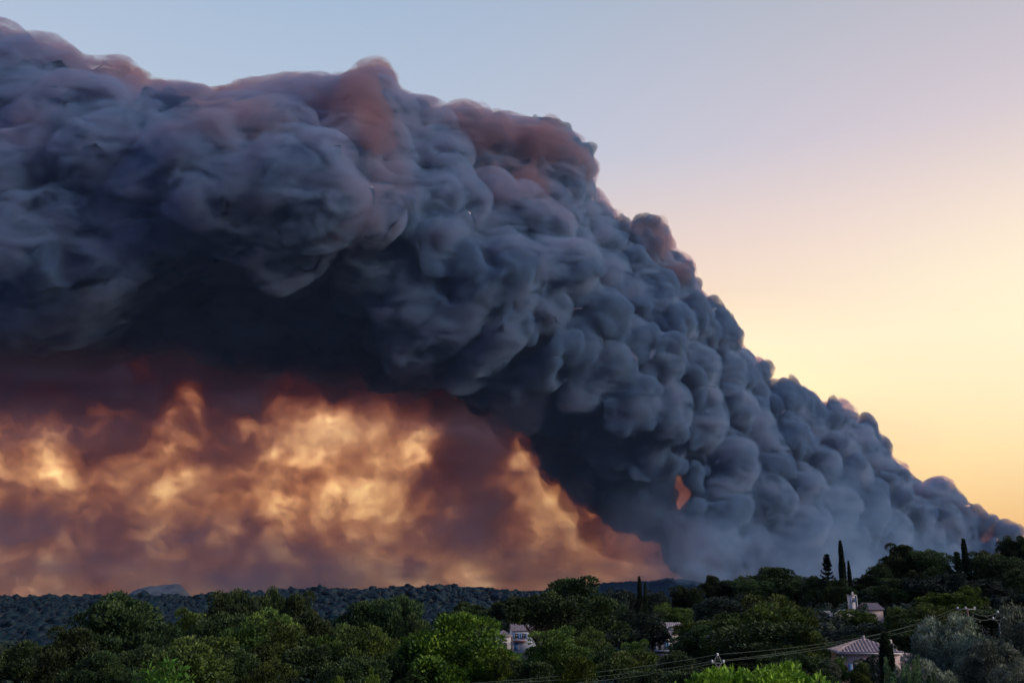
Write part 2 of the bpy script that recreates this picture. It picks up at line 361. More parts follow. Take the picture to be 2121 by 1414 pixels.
# ------------------------------------------------------------------ sunlit curtain of thin smoke under the plume
TAU = [(110,940,.5),(105,985,.9),(60,900,1.7),(0,870,2.6),(200,900,3.4),(170,850,3.6),(130,830,2.5),(290,990,1.0),(295,1030,.75),(220,1060,1.6),(230,980,1.5),(340,900,2.3),(360,830,2.5),(300,770,3.2),
 (400,900,2.0),(460,980,.8),(500,1000,1.),(410,960,1.5),(520,900,3.2),(500,930,2.8),(550,880,2.8),(600,860,1.2),(595,900,1.1),(620,940,.9),(700,870,1.3),(780,860,.6),(800,890,.5),(720,930,1.0),(790,950,1.1),
 (860,900,1.2),(880,870,1.9),(700,1000,.8),(640,1000,1.1),(760,1000,.9),(810,1020,.45),(845,1040,.5),(780,1060,.75),(700,1050,1.5),(600,1050,1.9),(560,1020,1.2),(885,1050,3.2),(900,980,3.4),(950,950,3.8),(930,870,4.4),
 (1000,1000,3.4),(940,1040,3.4),(980,920,4),(1050,900,3.8),(1030,868,2.6),(980,840,3.6),(1110,950,.9),(1100,1000,.8),(1130,1040,.7),(1170,1060,1.1),(1220,1070,1.5),(1070,1050,2.7),(1180,1110,1.4),(1300,1100,1.2),(1330,1130,1.3),(1250,1110,1.2),
 (1412,1022,1.2),(1440,1010,2.4),(1385,1045,2.2),(1440,1140,1.5),(1400,1160,2.0),(1250,1180,1.5),(1000,1100,2.2),(900,1120,2.4),(800,1120,2.2),(600,1120,2.3),(500,1080,2.7),(540,1150,2.3),(400,1130,1.3),(450,1140,1.4),(300,1120,1.5),(100,1120,1.5),(200,1150,1.5),(0,1130,1.6),
 (0,1000,1.5),(50,1080,2.0),(1150,900,4),(1500,1100,3),(1600,1000,4),(1700,1150,3),(1900,1150,2.5)]
for x in range(-200, 1800, 90): TAU += [(x, 640, 7), (x, 700, 6.0), (x, 745, 4.8), (x, 790, 3.5), (x, 1160, 1.2), (x, 1205, .8), (x, 1245, .6), (x, 1330, .6)]
TAU = np.array(TAU, float)
gx = np.arange(-420, 2241, 4.5); gy = np.arange(600, 1301, 4.5)
GX, GY = np.meshgrid(gx, gy); pts = np.stack([GX.ravel(), GY.ravel(), 0 * GX.ravel()], 1)
wx = GX.ravel() + 26 * fbm(pts / 60, 4, 201); wy = GY.ravel() + 26 * fbm(pts / 60, 4, 202)
num = 0; den = 1e-9
for x, y, t in TAU:
    g = np.exp(-((wx - x) ** 2 + (wy - y) ** 2) / (2 * 40.0 ** 2)) + 1e-7; num = num + g * t; den = den + g
tau = num / den
wq = np.stack([wx, wy, 0 * wx], 1)
tau = tau * (1 + 1.0 * fbm(wq / np.array([85, 70, 1]), 6, 210)) + .75 * fbm(wq / np.array([40, 30, 1]), 5, 220)
tau = tau + 1.2 * np.exp(-((GY.ravel() - ybot(GX.ravel()) - 30) / 55) ** 2) * np.clip((1070 - GX.ravel()) / 60, 0, 1)
tau = .25 + 1.15 * np.maximum(tau, .1) ** 1.36 + .3 * np.clip((880 - wy) / 150, 0, 1); tau = 7.6 * np.tanh(np.clip(tau * 1.22 - .12, .3, 20) / 7.6)
wedge = np.clip((GY.ravel() - ytop(GX.ravel()) - 35) / 60, 0, 1)
edge = wedge * np.clip((2240 - GX.ravel()) / 260, 0, 1) * np.clip((GX.ravel() + 420) / 150, 0, 1) * np.clip((GY.ravel() - 600) / 60, 0, 1)
tau = tau * edge
CUR_D = 0.003; YC = 14500.0
thick = np.maximum(tau / CUR_D, 2.0)
d3 = np.stack([(pts[:, 0] - 1060.5) / F, CP - (707 - pts[:, 1]) / F * SP, SP + (707 - pts[:, 1]) / F * CP], 1)
def at(Yd): return np.array([0, 0, EYE]) + d3 * (Yd / d3[:, 1])[:, None]
nyg, nxg = GX.shape; idx = np.arange(nyg * nxg).reshape(nyg, nxg); n0 = nyg * nxg
def slab(name, V, back, mat):
    rimb = back[rim]; cen = rimb.mean(0)[None]; k = len(rim); q = np.arange(k) + n0; qn = np.roll(q, -1); c = n0 + k
    tri = np.concatenate([ff[:, [0, 1, 2]], ff[:, [0, 2, 3]], np.stack([rim, rn, qn], 1), np.stack([rim, qn, q], 1), np.stack([q, qn, 0 * q + c], 1)])
    return mesh_np(name, np.concatenate([V, rimb, cen]), tri, mat, smooth=True)
ff = np.stack([idx[:-1, :-1], idx[1:, :-1], idx[1:, 1:], idx[:-1, 1:]], -1).reshape(-1, 4)
rim = np.concatenate([idx[0, :], idx[1:, -1], idx[-1, -2::-1], idx[-2:0:-1, 0]])
rn = np.roll(rim, -1); back_ = at(np.full(n0, YC + 900.0)); fr_ = at(YC + 900 - thick)
curtain_m = smoke_mat('thin_smoke', CUR_D, (.19, .17, .26), (.52, .80, .80), 0.25)
curtain = slab('smoke_curtain', fr_, back_, curtain_m)
tag(curtain, 'thin orange lit curtain of smoke hanging below the dark plume down to the wooded horizon', 'smoke')

# low drifting smoke along the foot of the curtain
g2 = np.clip((GY.ravel() - 1010 + 60 * fbm(pts / 130, 4, 301)) / 190, 0, 1) ** 1.3 * 1.1 + .26 * np.clip((GY.ravel() - 800) / 100, 0, 1)
tau2 = g2 * (1.9 + 1.8 * fbm(pts / np.array([160, 60, 1]), 5, 305)) * np.clip((GX.ravel() + 420) / 150, 0, 1) * np.clip((2000 - GX.ravel()) / 500, 0, 1)
thick = np.maximum(np.maximum(tau2, 0) / 0.0024, 2.0)
YL = 12300.0
drift_m = smoke_mat('drifting_smoke', 0.0024, (.76, .73, .82), (.07, .11, .10), 0.6)
drift = slab('drifting_smoke', at(YL - thick), at(np.full(n0, YL)), drift_m)
tag(drift, 'low mauve grey smoke drifting along the horizon at the foot of the glowing curtain', 'smoke')

g3 = np.clip((GY.ravel() - 960 + 80 * fbm(pts / 110, 4, 351)) / 230, 0, 1) ** 1.2 * np.clip((GX.ravel() - 1230) / 260, 0, 1) * np.clip((2080 - GX.ravel()) / 260, 0, 1) * np.clip((GY.ravel() - ytop(GX.ravel()) - 60) / 60, 0, 1)
thick = np.maximum(g3 * (1.0 + 1.3 * fbm(pts / np.array([90, 70, 1]), 5, 355)) / 0.0016, 2.0)
base_m = smoke_mat('base_smoke', 0.0016, (.30, .52, .80), (.30, .30, .20), 0.1)
base_s = slab('base_smoke', at(8300 - thick), at(np.full(n0, 8300.0)), base_m); base_s.parent = plume; tag(base_s, 'smooth blue haze of smoke round the foot of the plume')

# ------------------------------------------------------------------ ground, hills, mountain
DIST = [0, 8, 30, 60, 100, 150, 220, 300, 450, 700, 1000, 1400, 1900, 2600, 4000, 18400]
COLS = {-600: [-3, -4, -6, -9, -12, -15, -18, -23, -33, -48, -52, -34, -2, -30, -58, -60],
        0:    [-3, -4, -6, -9, -12, -15, -18, -23, -33, -48, -52, -34, -5, -30, -58, -60],
        450:  [-3, -4, -6, -9, -12, -15, -18, -23, -33, -46, -50, -32, -8, -30, -58, -60],
        700:  [-3, -4, -6, -9, -12, -14, -17, -21, -30, -44, -48, -26, 6, -25, -58, -60],
        920:  [-3, -4, -6, -9, -12, -14, -16, -18, -26, -38, -44, -22, 11, -22, -58, -60],
        1100: [-3, -4, -6, -9, -12, -14, -14, -14, -20, -34, -38, -22, 4, -22, -58, -60],
        1300: [-3, -4, -6, -9, -12, -12.5, -12, -9, -10, -30, -50, -55, -58, -58, -58, -60],
        1500: [-3, -4, -6, -9, -12, -11.5, -9, -4.5, -8, -30, -50, -55, -58, -58, -58, -60],
        1800: [-3, -4, -6, -8, -11, -10.5, -5.5, -.5, -3, -30, -50, -55, -58, -58, -58, -60],
        2121: [-3, -4, -6, -8, -10.5, -9, -3, 2, 1, -25, -50, -55, -58, -58, -58, -60],
        2700: [-3, -4, -6, -8, -10.5, -9, -3, 3, 2, -25, -50, -55, -58, -58, -58, -60]}
CK = np.array(sorted(COLS)); CT = np.array([COLS[k] for k in CK], float); DIST = np.array(DIST, float)
def ground_z(x, y):
    x = np.atleast_1d(np.asarray(x, float)); y = np.atleast_1d(np.asarray(y, float))
    d = np.maximum(y, 0.5); c = 1060.5 + F * x / (np.maximum(y, 4) * CP * 1.03)
    c = np.clip(c, CK[0], CK[-1]); ci = np.clip(np.searchsorted(CK, c) - 1, 0, len(CK) - 2)
    tc_ = (c - CK[ci]) / (CK[ci + 1] - CK[ci]); tc_ = tc_ * tc_ * (3 - 2 * tc_)
    r = np.clip(y, 0, DIST[-1]); di = np.clip(np.searchsorted(DIST, r) - 1, 0, len(DIST) - 2)
    td = np.clip((r - DIST[di]) / (DIST[di + 1] - DIST[di]), 0, 1); td = td * td * (3 - 2 * td)
    z0 = CT[ci, di] * (1 - td) + CT[ci, di + 1] * td; z1 = CT[ci + 1, di] * (1 - td) + CT[ci + 1, di + 1] * td
    n = fbm(np.stack([x / 260, y / 260, 0 * x], 1), 3, 611) * np.clip((y - 500) / 1500, 0, 1) * 12
    return EYE + z0 * (1 - tc_) + z1 * tc_ + n
ys = np.concatenate([[-1900, -400, -60, -10, 0], np.geomspace(4, 18400, 150)]); us = np.linspace(-1, 1, 161)
gxx = np.sign(us)[None, :] * np.abs(us)[None, :] ** 1.5 * np.minimum(900 + np.maximum(ys, 0)[:, None] * 1.6, 29000); gyy = np.repeat(ys[:, None], 161, 1)
gz = ground_z(gxx.ravel(), gyy.ravel())
ii = np.arange(gxx.size).reshape(gxx.shape)
gf = np.stack([ii[:-1, :-1], ii[:-1, 1:], ii[1:, 1:], ii[1:, :-1]], -1).reshape(-1, 4)
g_m, t = mat_new('forest_floor')
nz = t.n('ShaderNodeTexNoise', {'Scale': .08, 'Detail': 8}); geo = t.n('ShaderNodeNewGeometry'); t.t.links.new(geo.outputs['Position'], nz.inputs['Vector'])
b = t.n('ShaderNodeBsdfPrincipled', {'Base Color': t.ramp(nz.outputs[0], [(.3, (.006, .009, .005)), (.6, (.010, .014, .008)), (.8, (.018, .018, .012))]), 'Roughness': .95})
t.n('ShaderNodeOutputMaterial', {0: b.outputs[0]})
ground = mesh_np('ground', np.stack([gxx.ravel(), gyy.ravel(), gz], 1), gf, g_m, smooth=True); tag(ground, kind='structure')

def ridge(name, prof, Yd, depth, mat, rough, x0, x1, n, base=-3.0, tree=0):
    """a long hill whose crest follows prof (pixel x, pixel y) at Yd metres, with real front and back slopes"""
    xs = np.linspace(x0, x1, n); pr = np.array(prof, float); yy = np.interp(xs, pr[:, 0], pr[:, 1]); rows = 26; V = []
    for j in range(rows):
        s_ = j / (rows - 1) * 2 - 1; h = 1 - abs(s_) ** 1.4
        for x, y in zip(xs, yy):
            c = P(x, y, Yd); V.append((c[0] * (1 + s_ * depth / Yd), Yd + s_ * depth, base + (c[2] - base) * h))
    V = np.array(V); k = np.clip((V[:, 2] - base) / max(V[:, 2].max() - base, 1), 0, 1)
    V[:, 2] += k * rough * (fbm(V / (rough * 6 + 20), 5, 700) * 1.2 + tree * np.abs(vnoise(V / 14, 702)))
    id_ = np.arange(rows * n).reshape(rows, n); f = np.stack([id_[:-1, :-1], id_[:-1, 1:], id_[1:, 1:], id_[1:, :-1]], -1).reshape(-1, 4)
    return tag(mesh_np(name, V, f, mat, smooth=True), kind='structure')
hill_m, t = mat_new('wooded_hill')
nz = t.n('ShaderNodeTexNoise', {'Scale': .02, 'Detail': 9, 'Roughness': .7}); geo = t.n('ShaderNodeNewGeometry'); t.t.links.new(geo.outputs['Position'], nz.inputs['Vector'])
b = t.n('ShaderNodeBsdfDiffuse', {0: t.ramp(nz.outputs[0], [(.35, (.004, .013, .030)), (.65, (.009, .024, .048))])}); t.n('ShaderNodeOutputMaterial', {0: b.outputs[0]})  # blue of distance haze put into the hill colour
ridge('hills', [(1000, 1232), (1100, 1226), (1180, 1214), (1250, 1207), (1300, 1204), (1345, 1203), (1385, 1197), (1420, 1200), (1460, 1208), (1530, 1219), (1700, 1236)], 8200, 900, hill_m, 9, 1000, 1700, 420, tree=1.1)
rock_m, t = mat_new('pale_limestone')
nz = t.n('ShaderNodeTexNoise', {'Scale': .006, 'Detail': 9}); geo = t.n('ShaderNodeNewGeometry'); t.t.links.new(geo.outputs['Position'], nz.inputs['Vector'])
b = t.n('ShaderNodeBsdfDiffuse', {0: t.ramp(nz.outputs[0], [(.35, (.20, .22, .22)), (.65, (.38, .38, .36))])}); t.n('ShaderNodeOutputMaterial', {0: b.outputs[0]})
ridge('mountain', [(240, 1240), (268, 1228), (285, 1219), (310, 1214), (345, 1211), (362, 1208), (374, 1211), (384, 1219), (392, 1230), (410, 1240)], 10500, 700, rock_m, 14, 235, 415, 160)

# ------------------------------------------------------------------ vegetation kit
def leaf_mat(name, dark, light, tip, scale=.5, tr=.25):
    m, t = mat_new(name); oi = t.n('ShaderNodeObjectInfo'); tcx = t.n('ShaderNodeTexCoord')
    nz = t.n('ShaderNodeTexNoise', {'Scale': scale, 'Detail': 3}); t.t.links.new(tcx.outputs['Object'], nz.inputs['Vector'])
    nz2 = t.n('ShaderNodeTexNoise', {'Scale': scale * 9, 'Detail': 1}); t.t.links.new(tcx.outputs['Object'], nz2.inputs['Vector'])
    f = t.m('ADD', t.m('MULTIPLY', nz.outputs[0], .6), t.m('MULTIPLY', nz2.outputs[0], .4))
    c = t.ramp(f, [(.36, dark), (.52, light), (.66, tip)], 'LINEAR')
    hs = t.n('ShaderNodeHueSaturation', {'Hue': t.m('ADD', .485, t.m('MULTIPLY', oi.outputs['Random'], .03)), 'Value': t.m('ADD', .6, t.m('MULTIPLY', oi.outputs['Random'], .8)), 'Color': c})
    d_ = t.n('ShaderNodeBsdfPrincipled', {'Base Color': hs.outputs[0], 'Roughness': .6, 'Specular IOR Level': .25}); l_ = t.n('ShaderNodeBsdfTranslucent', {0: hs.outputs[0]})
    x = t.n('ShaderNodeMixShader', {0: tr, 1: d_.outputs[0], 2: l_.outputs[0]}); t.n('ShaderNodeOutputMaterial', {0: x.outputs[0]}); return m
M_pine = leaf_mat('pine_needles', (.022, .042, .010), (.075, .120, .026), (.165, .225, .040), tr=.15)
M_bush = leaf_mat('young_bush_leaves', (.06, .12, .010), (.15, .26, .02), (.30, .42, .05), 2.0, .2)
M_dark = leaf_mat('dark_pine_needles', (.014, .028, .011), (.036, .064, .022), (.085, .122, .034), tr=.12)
M_bright = leaf_mat('lit_tip_pine_needles', (.020, .042, .008), (.070, .120, .014), (.20, .27, .03), tr=.12)  # lit rim of the crowns put into the brighter tip colour
M_olive = leaf_mat('olive_leaves', (.030, .042, .030), (.15, .185, .125), (.44, .48, .35), .7, .12)
M_cyp = leaf_mat('cypress_scales', (.008, .014, .008), (.016, .028, .014), (.028, .045, .02), .8, .1)
M_holm = leaf_mat('holm_oak_leaves', (.012, .022, .016), (.028, .046, .032), (.055, .08, .05), tr=.12)
M_shoot = leaf_mat('soft_green_shoots', (.05, .10, .05), (.11, .20, .09), (.24, .33, .15), 3, .3)
M_frond = leaf_mat('pinnate_leaves', (.05, .13, .02), (.10, .24, .03), (.18, .34, .05), 3, .3)
M_bark, t = mat_new('bark'); nz = t.n('ShaderNodeTexNoise', {'Scale': 3.0, 'Detail': 6}); b = t.n('ShaderNodeBsdfPrincipled', {'Base Color': t.ramp(nz.outputs[0], [(.3, (.035, .025, .02)), (.7, (.11, .08, .065))]), 'Roughness': .95}); t.n('ShaderNodeOutputMaterial', {0: b.outputs[0]})

def unit(v): return v / np.maximum(np.linalg.norm(v, axis=1), 1e-9)[:, None]
def tuft_quads(p, d, length, width):
    """one slim diamond leaf per row, from p along d"""
    n = len(p); sdir = unit(np.cross(d, rng.normal(size=(n, 3)))); L = length[:, None]; W = width[:, None]
    bend = rng.normal(size=(n, 3)) * .12 * L
    v = np.stack([p, p + d * L * .45 + sdir * W, p + d * L + bend, p + d * L * .5 - sdir * W], 1).reshape(-1, 3)
    return v, np.arange(n * 4).reshape(n, 4)
def clumps(cent, rad, per, up=.6, length=.34, width=.10, flat=.75, spread=.24):
    n = len(cent) * per; c = np.repeat(cent, per, 0); r = np.repeat(rad, per)
    u = unit(rng.normal(size=(n, 3)) + [0, 0, .45]); rr = r * rng.uniform(.55, 1.05, n) ** .6
    p = c + u * rr[:, None] * [1, 1, flat]
    d = unit(u + [0, 0, up] + rng.normal(size=(n, 3)) * spread)
    L = length * rng.uniform(.6, 1.35, n); return tuft_quads(p, d, L, width * rng.uniform(.7, 1.3, n))
def tube(path, radii, seg=7):
    path = np.array(path, float); V, Fc = [], []
    for i, (c, r) in enumerate(zip(path, radii)):
        t_ = path[min(i + 1, len(path) - 1)] - path[max(i - 1, 0)]; t_ /= np.linalg.norm(t_) + 1e-9
        a_ = np.cross(t_, [0, 1, 0] if abs(t_[1]) < .9 else [1, 0, 0]); a_ /= np.linalg.norm(a_); b_ = np.cross(t_, a_)
        for k in range(seg): V.append(c + r * (a_ * math.cos(2 * math.pi * k / seg) + b_ * math.sin(2 * math.pi * k / seg)))
    for i in range(len(path) - 1):
        for k in range(seg): Fc.append([i * seg + k, i * seg + (k + 1) % seg, (i + 1) * seg + (k + 1) % seg, (i + 1) * seg + k])
    return np.array(V), np.array(Fc)
def join(parts):
    V, Fc, o_ = [], [], 0
    for v, f in parts: V.append(v); Fc.append(f + o_); o_ += len(v)
    return np.concatenate(V), np.concatenate(Fc)
def branchy_trunk(H, r, z_fork, spread, n, top=.9, lean=.03):
    bx0 = [np.array([math.sin(z * 3) * lean * H * .3, math.cos(z * 2) * lean * H * .2, z * z_fork * H]) for z in np.linspace(0, 1, 5)]
    out = [tube(bx0, np.linspace(r, r * .62, 5), 8)]
    for k in range(n):
        a_ = 2 * math.pi * k / n + random.uniform(-.4, .4); q = spread * random.uniform(.5, 1); z1 = H * (z_fork + (top - z_fork) * random.uniform(.6, 1)); p0 = bx0[-1] - [0, 0, random.uniform(0, .12) * H * z_fork]
        pts_ = [p0 + np.array([math.cos(a_) * q * t_ ** 1.2, math.sin(a_) * q * t_ ** 1.2, (z1 - p0[2]) * t_]) for t_ in np.linspace(0, 1, 5)]
        out.append(tube(pts_, np.linspace(r * .5, r * .08, 5), 6))
    return join(out)
def proto(name, crown, trunk, mat, H, W):
    cr = bpy.data.meshes.new('x'); bpy.data.meshes.remove(cr)
    oc = mesh_np('crown', *crown, mat); ot = mesh_np('trunk', *trunk, M_bark, smooth=True)
    mc, mt = oc.data, ot.data; bpy.data.objects.remove(oc); bpy.data.objects.remove(ot)
    v_ = crown[0]; H = float(np.percentile(v_[:, 2], 99.7)); W = float(np.percentile(v_[:, 0], 98.5) - np.percentile(v_[:, 0], 1.5))
    return dict(name=name, crown=mc, trunk=mt, H=H, W=W)
def crown_pts(n, rx, rz, z0, shell=.5, jit=.12, bottom=-.35):
    u = unit(rng.normal(size=(n * 3, 3))); u = u[u[:, 2] > bottom][:n]; k = rng.uniform(shell, 1, len(u))[:, None]
    lump = 1 + jit * 2 * vnoise(u * 1.7 + rng.uniform(0, 99), 5)[:, None]
    return u * k * lump * [rx, rx, rz] + [0, 0, z0]
PR = {}
def pine(i, mat, key, rx=4.3, rz=4.6, z0=6.6, n=74, up=.7, cr=(.9, 1.6), per=270, jit=.2, fork=.35, bottom=-.5, **kw):
    c = crown_pts(n, rx, rz, z0, .5, jit, bottom); r = rng.uniform(*cr, len(c))
    PR.setdefault(key, []).append(proto(key, clumps(c, r, per, up, **kw), branchy_trunk((z0 + rz) * .93, .26 if z0 > 3 else .08, fork, rx * .7, 8), mat, 0, 0))
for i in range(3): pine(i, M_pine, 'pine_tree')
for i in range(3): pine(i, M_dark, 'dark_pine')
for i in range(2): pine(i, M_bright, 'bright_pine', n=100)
for i in range(2): pine(i, M_dark, 'umbrella_pine', rx=4.6, rz=2.3, z0=8.7, n=75, fork=.58, cr=(.7, 1.15), bottom=-.1)
for i in range(1): pine(i, M_bright, 'green_umbrella_pine', rx=4.6, rz=2.8, z0=8.0, n=90, bottom=-.2, fork=.6, cr=(.7, 1.1))
for i in range(2): pine(i, M_holm, 'holm_oak', rx=4.0, rz=4.4, z0=5.2, n=120, up=.15, cr=(.6, 1.0), per=140, length=.3, width=.12, fork=.25)
for i in range(2): pine(i, M_olive, 'olive_tree', rx=3.2, rz=3.0, z0=3.9, n=110, up=.55, cr=(.45, .85), per=170, jit=.22, length=.34, width=.045, fork=.2, spread=.45)
for i in range(1): pine(i, M_bush, 'leafy_bush', rx=2.4, rz=1.9, z0=1.7, n=230, up=1.1, cr=(.20, .30), per=60, jit=.06, length=.20, width=.05, flat=1.0, fork=.2)
def column(i, key, mat, H, W, n):
    z = rng.uniform(0.02, 1, n) ** .9; rad = W / 2 * np.minimum(1, (1.02 - z) * 2.6) ** .7 * np.minimum(1, .55 + z * 3) * (1 + .18 * vnoise(np.stack([z * 9, z * 0 + i * 7, z * 0], 1), 9))
    a_ = rng.uniform(0, 2 * math.pi, n); rr = rad * rng.uniform(.6, 1, n); p = np.stack([np.cos(a_) * rr, np.sin(a_) * rr, z * H * .97], 1)
    d_ = unit(np.stack([np.cos(a_) * .35, np.sin(a_) * .35, 1 + 0 * z], 1) + rng.normal(size=(n, 3)) * .15)
    PR.setdefault(key, []).append(proto(key, tuft_quads(p, d_, .5 * rng.uniform(.6, 1.4, n), .09 * rng.uniform(.7, 1.4, n)), tube([[0, 0, 0], [0, 0, H * .9]], [.14, .02]), mat, H, W))
for i in range(2): column(i, 'cypress_tree', M_cyp, 12, 1.7, 9000)
def spruce(H, W, key, mat, gap):
    parts, wood = [], [tube([[0, 0, 0], [0, 0, H]], [.16, .015])]; z = .12
    while z < .99:
        nb = random.randint(4, 6); L = W / 2 * (1 - z) ** .8 * random.uniform(.8, 1.15) + .15; a0 = random.random() * 6
        for k in range(nb):
            a_ = a0 + 2 * math.pi * k / nb + random.uniform(-.3, .3); l = L * random.uniform(.45, 1.2); ts = np.linspace(0, 1, 26)
            line = np.stack([np.cos(a_) * l * ts, np.sin(a_) * l * ts, z * H - .45 * l * ts + .85 * l * ts ** 2.0], 1)
            wood.append(tube(line[::6], np.linspace(.035, .008, len(line[::6])), 4)); m_ = 5; pp = np.repeat(line[3:], m_, 0)
            dd = unit(np.array([math.cos(a_) * .6, math.sin(a_) * .6, .15]) + rng.normal(size=(len(pp), 3)) * .55)
            parts.append(tuft_quads(pp, dd, .22 * rng.uniform(.6, 1.3, len(pp)) + .1, .05 + 0 * pp[:, 0]))
        z += gap * random.uniform(.7, 1.3)
    PR.setdefault(key, []).append(proto(key, join(parts), join(wood), mat, H, W))
spruce(10, 4.6, 'cedar_tree', M_cyp, .055); spruce(10, 3.0, 'cedar_tree', M_dark, .04)

n_tree = {}
def tree(key, x, ytop_, wpx, d, label, group=None, cat='tree', h=None, hmin=3.5, variant=None, name=None):
    c = P(x, ytop_, d); gz_ = float(ground_z(c[0], d)[0]); k = n_tree.get(key, 0); n_tree[key] = k + 1
    pr = PR[key][(variant if variant is not None else k) % len(PR[key])]
    H = max(c[2] - gz_, hmin) if h is None else h; base = c[2] - H if h is None or c[2] - H > gz_ else gz_
    base = gz_ if h is None else base
    Wm = wpx * d / F
    r = bpy.data.objects.new(name or key, None); col.objects.link(r); r.empty_display_size = .5
    r.location = (c[0], d, gz_ - .1); r.rotation_euler = (0, 0, random.uniform(0, 6.28)); r.scale = (Wm / pr['W'], Wm / pr['W'], (c[2] - gz_ + .1) / pr['H'])
    tag(r, label, cat, group)
    for part in ('trunk', 'crown'):
        o_ = bpy.data.objects.new(part, pr[part]); col.objects.link(o_); o_.parent = r
    return r
GL, GV = 'pines of the near wood', 'trees on the right hillside'
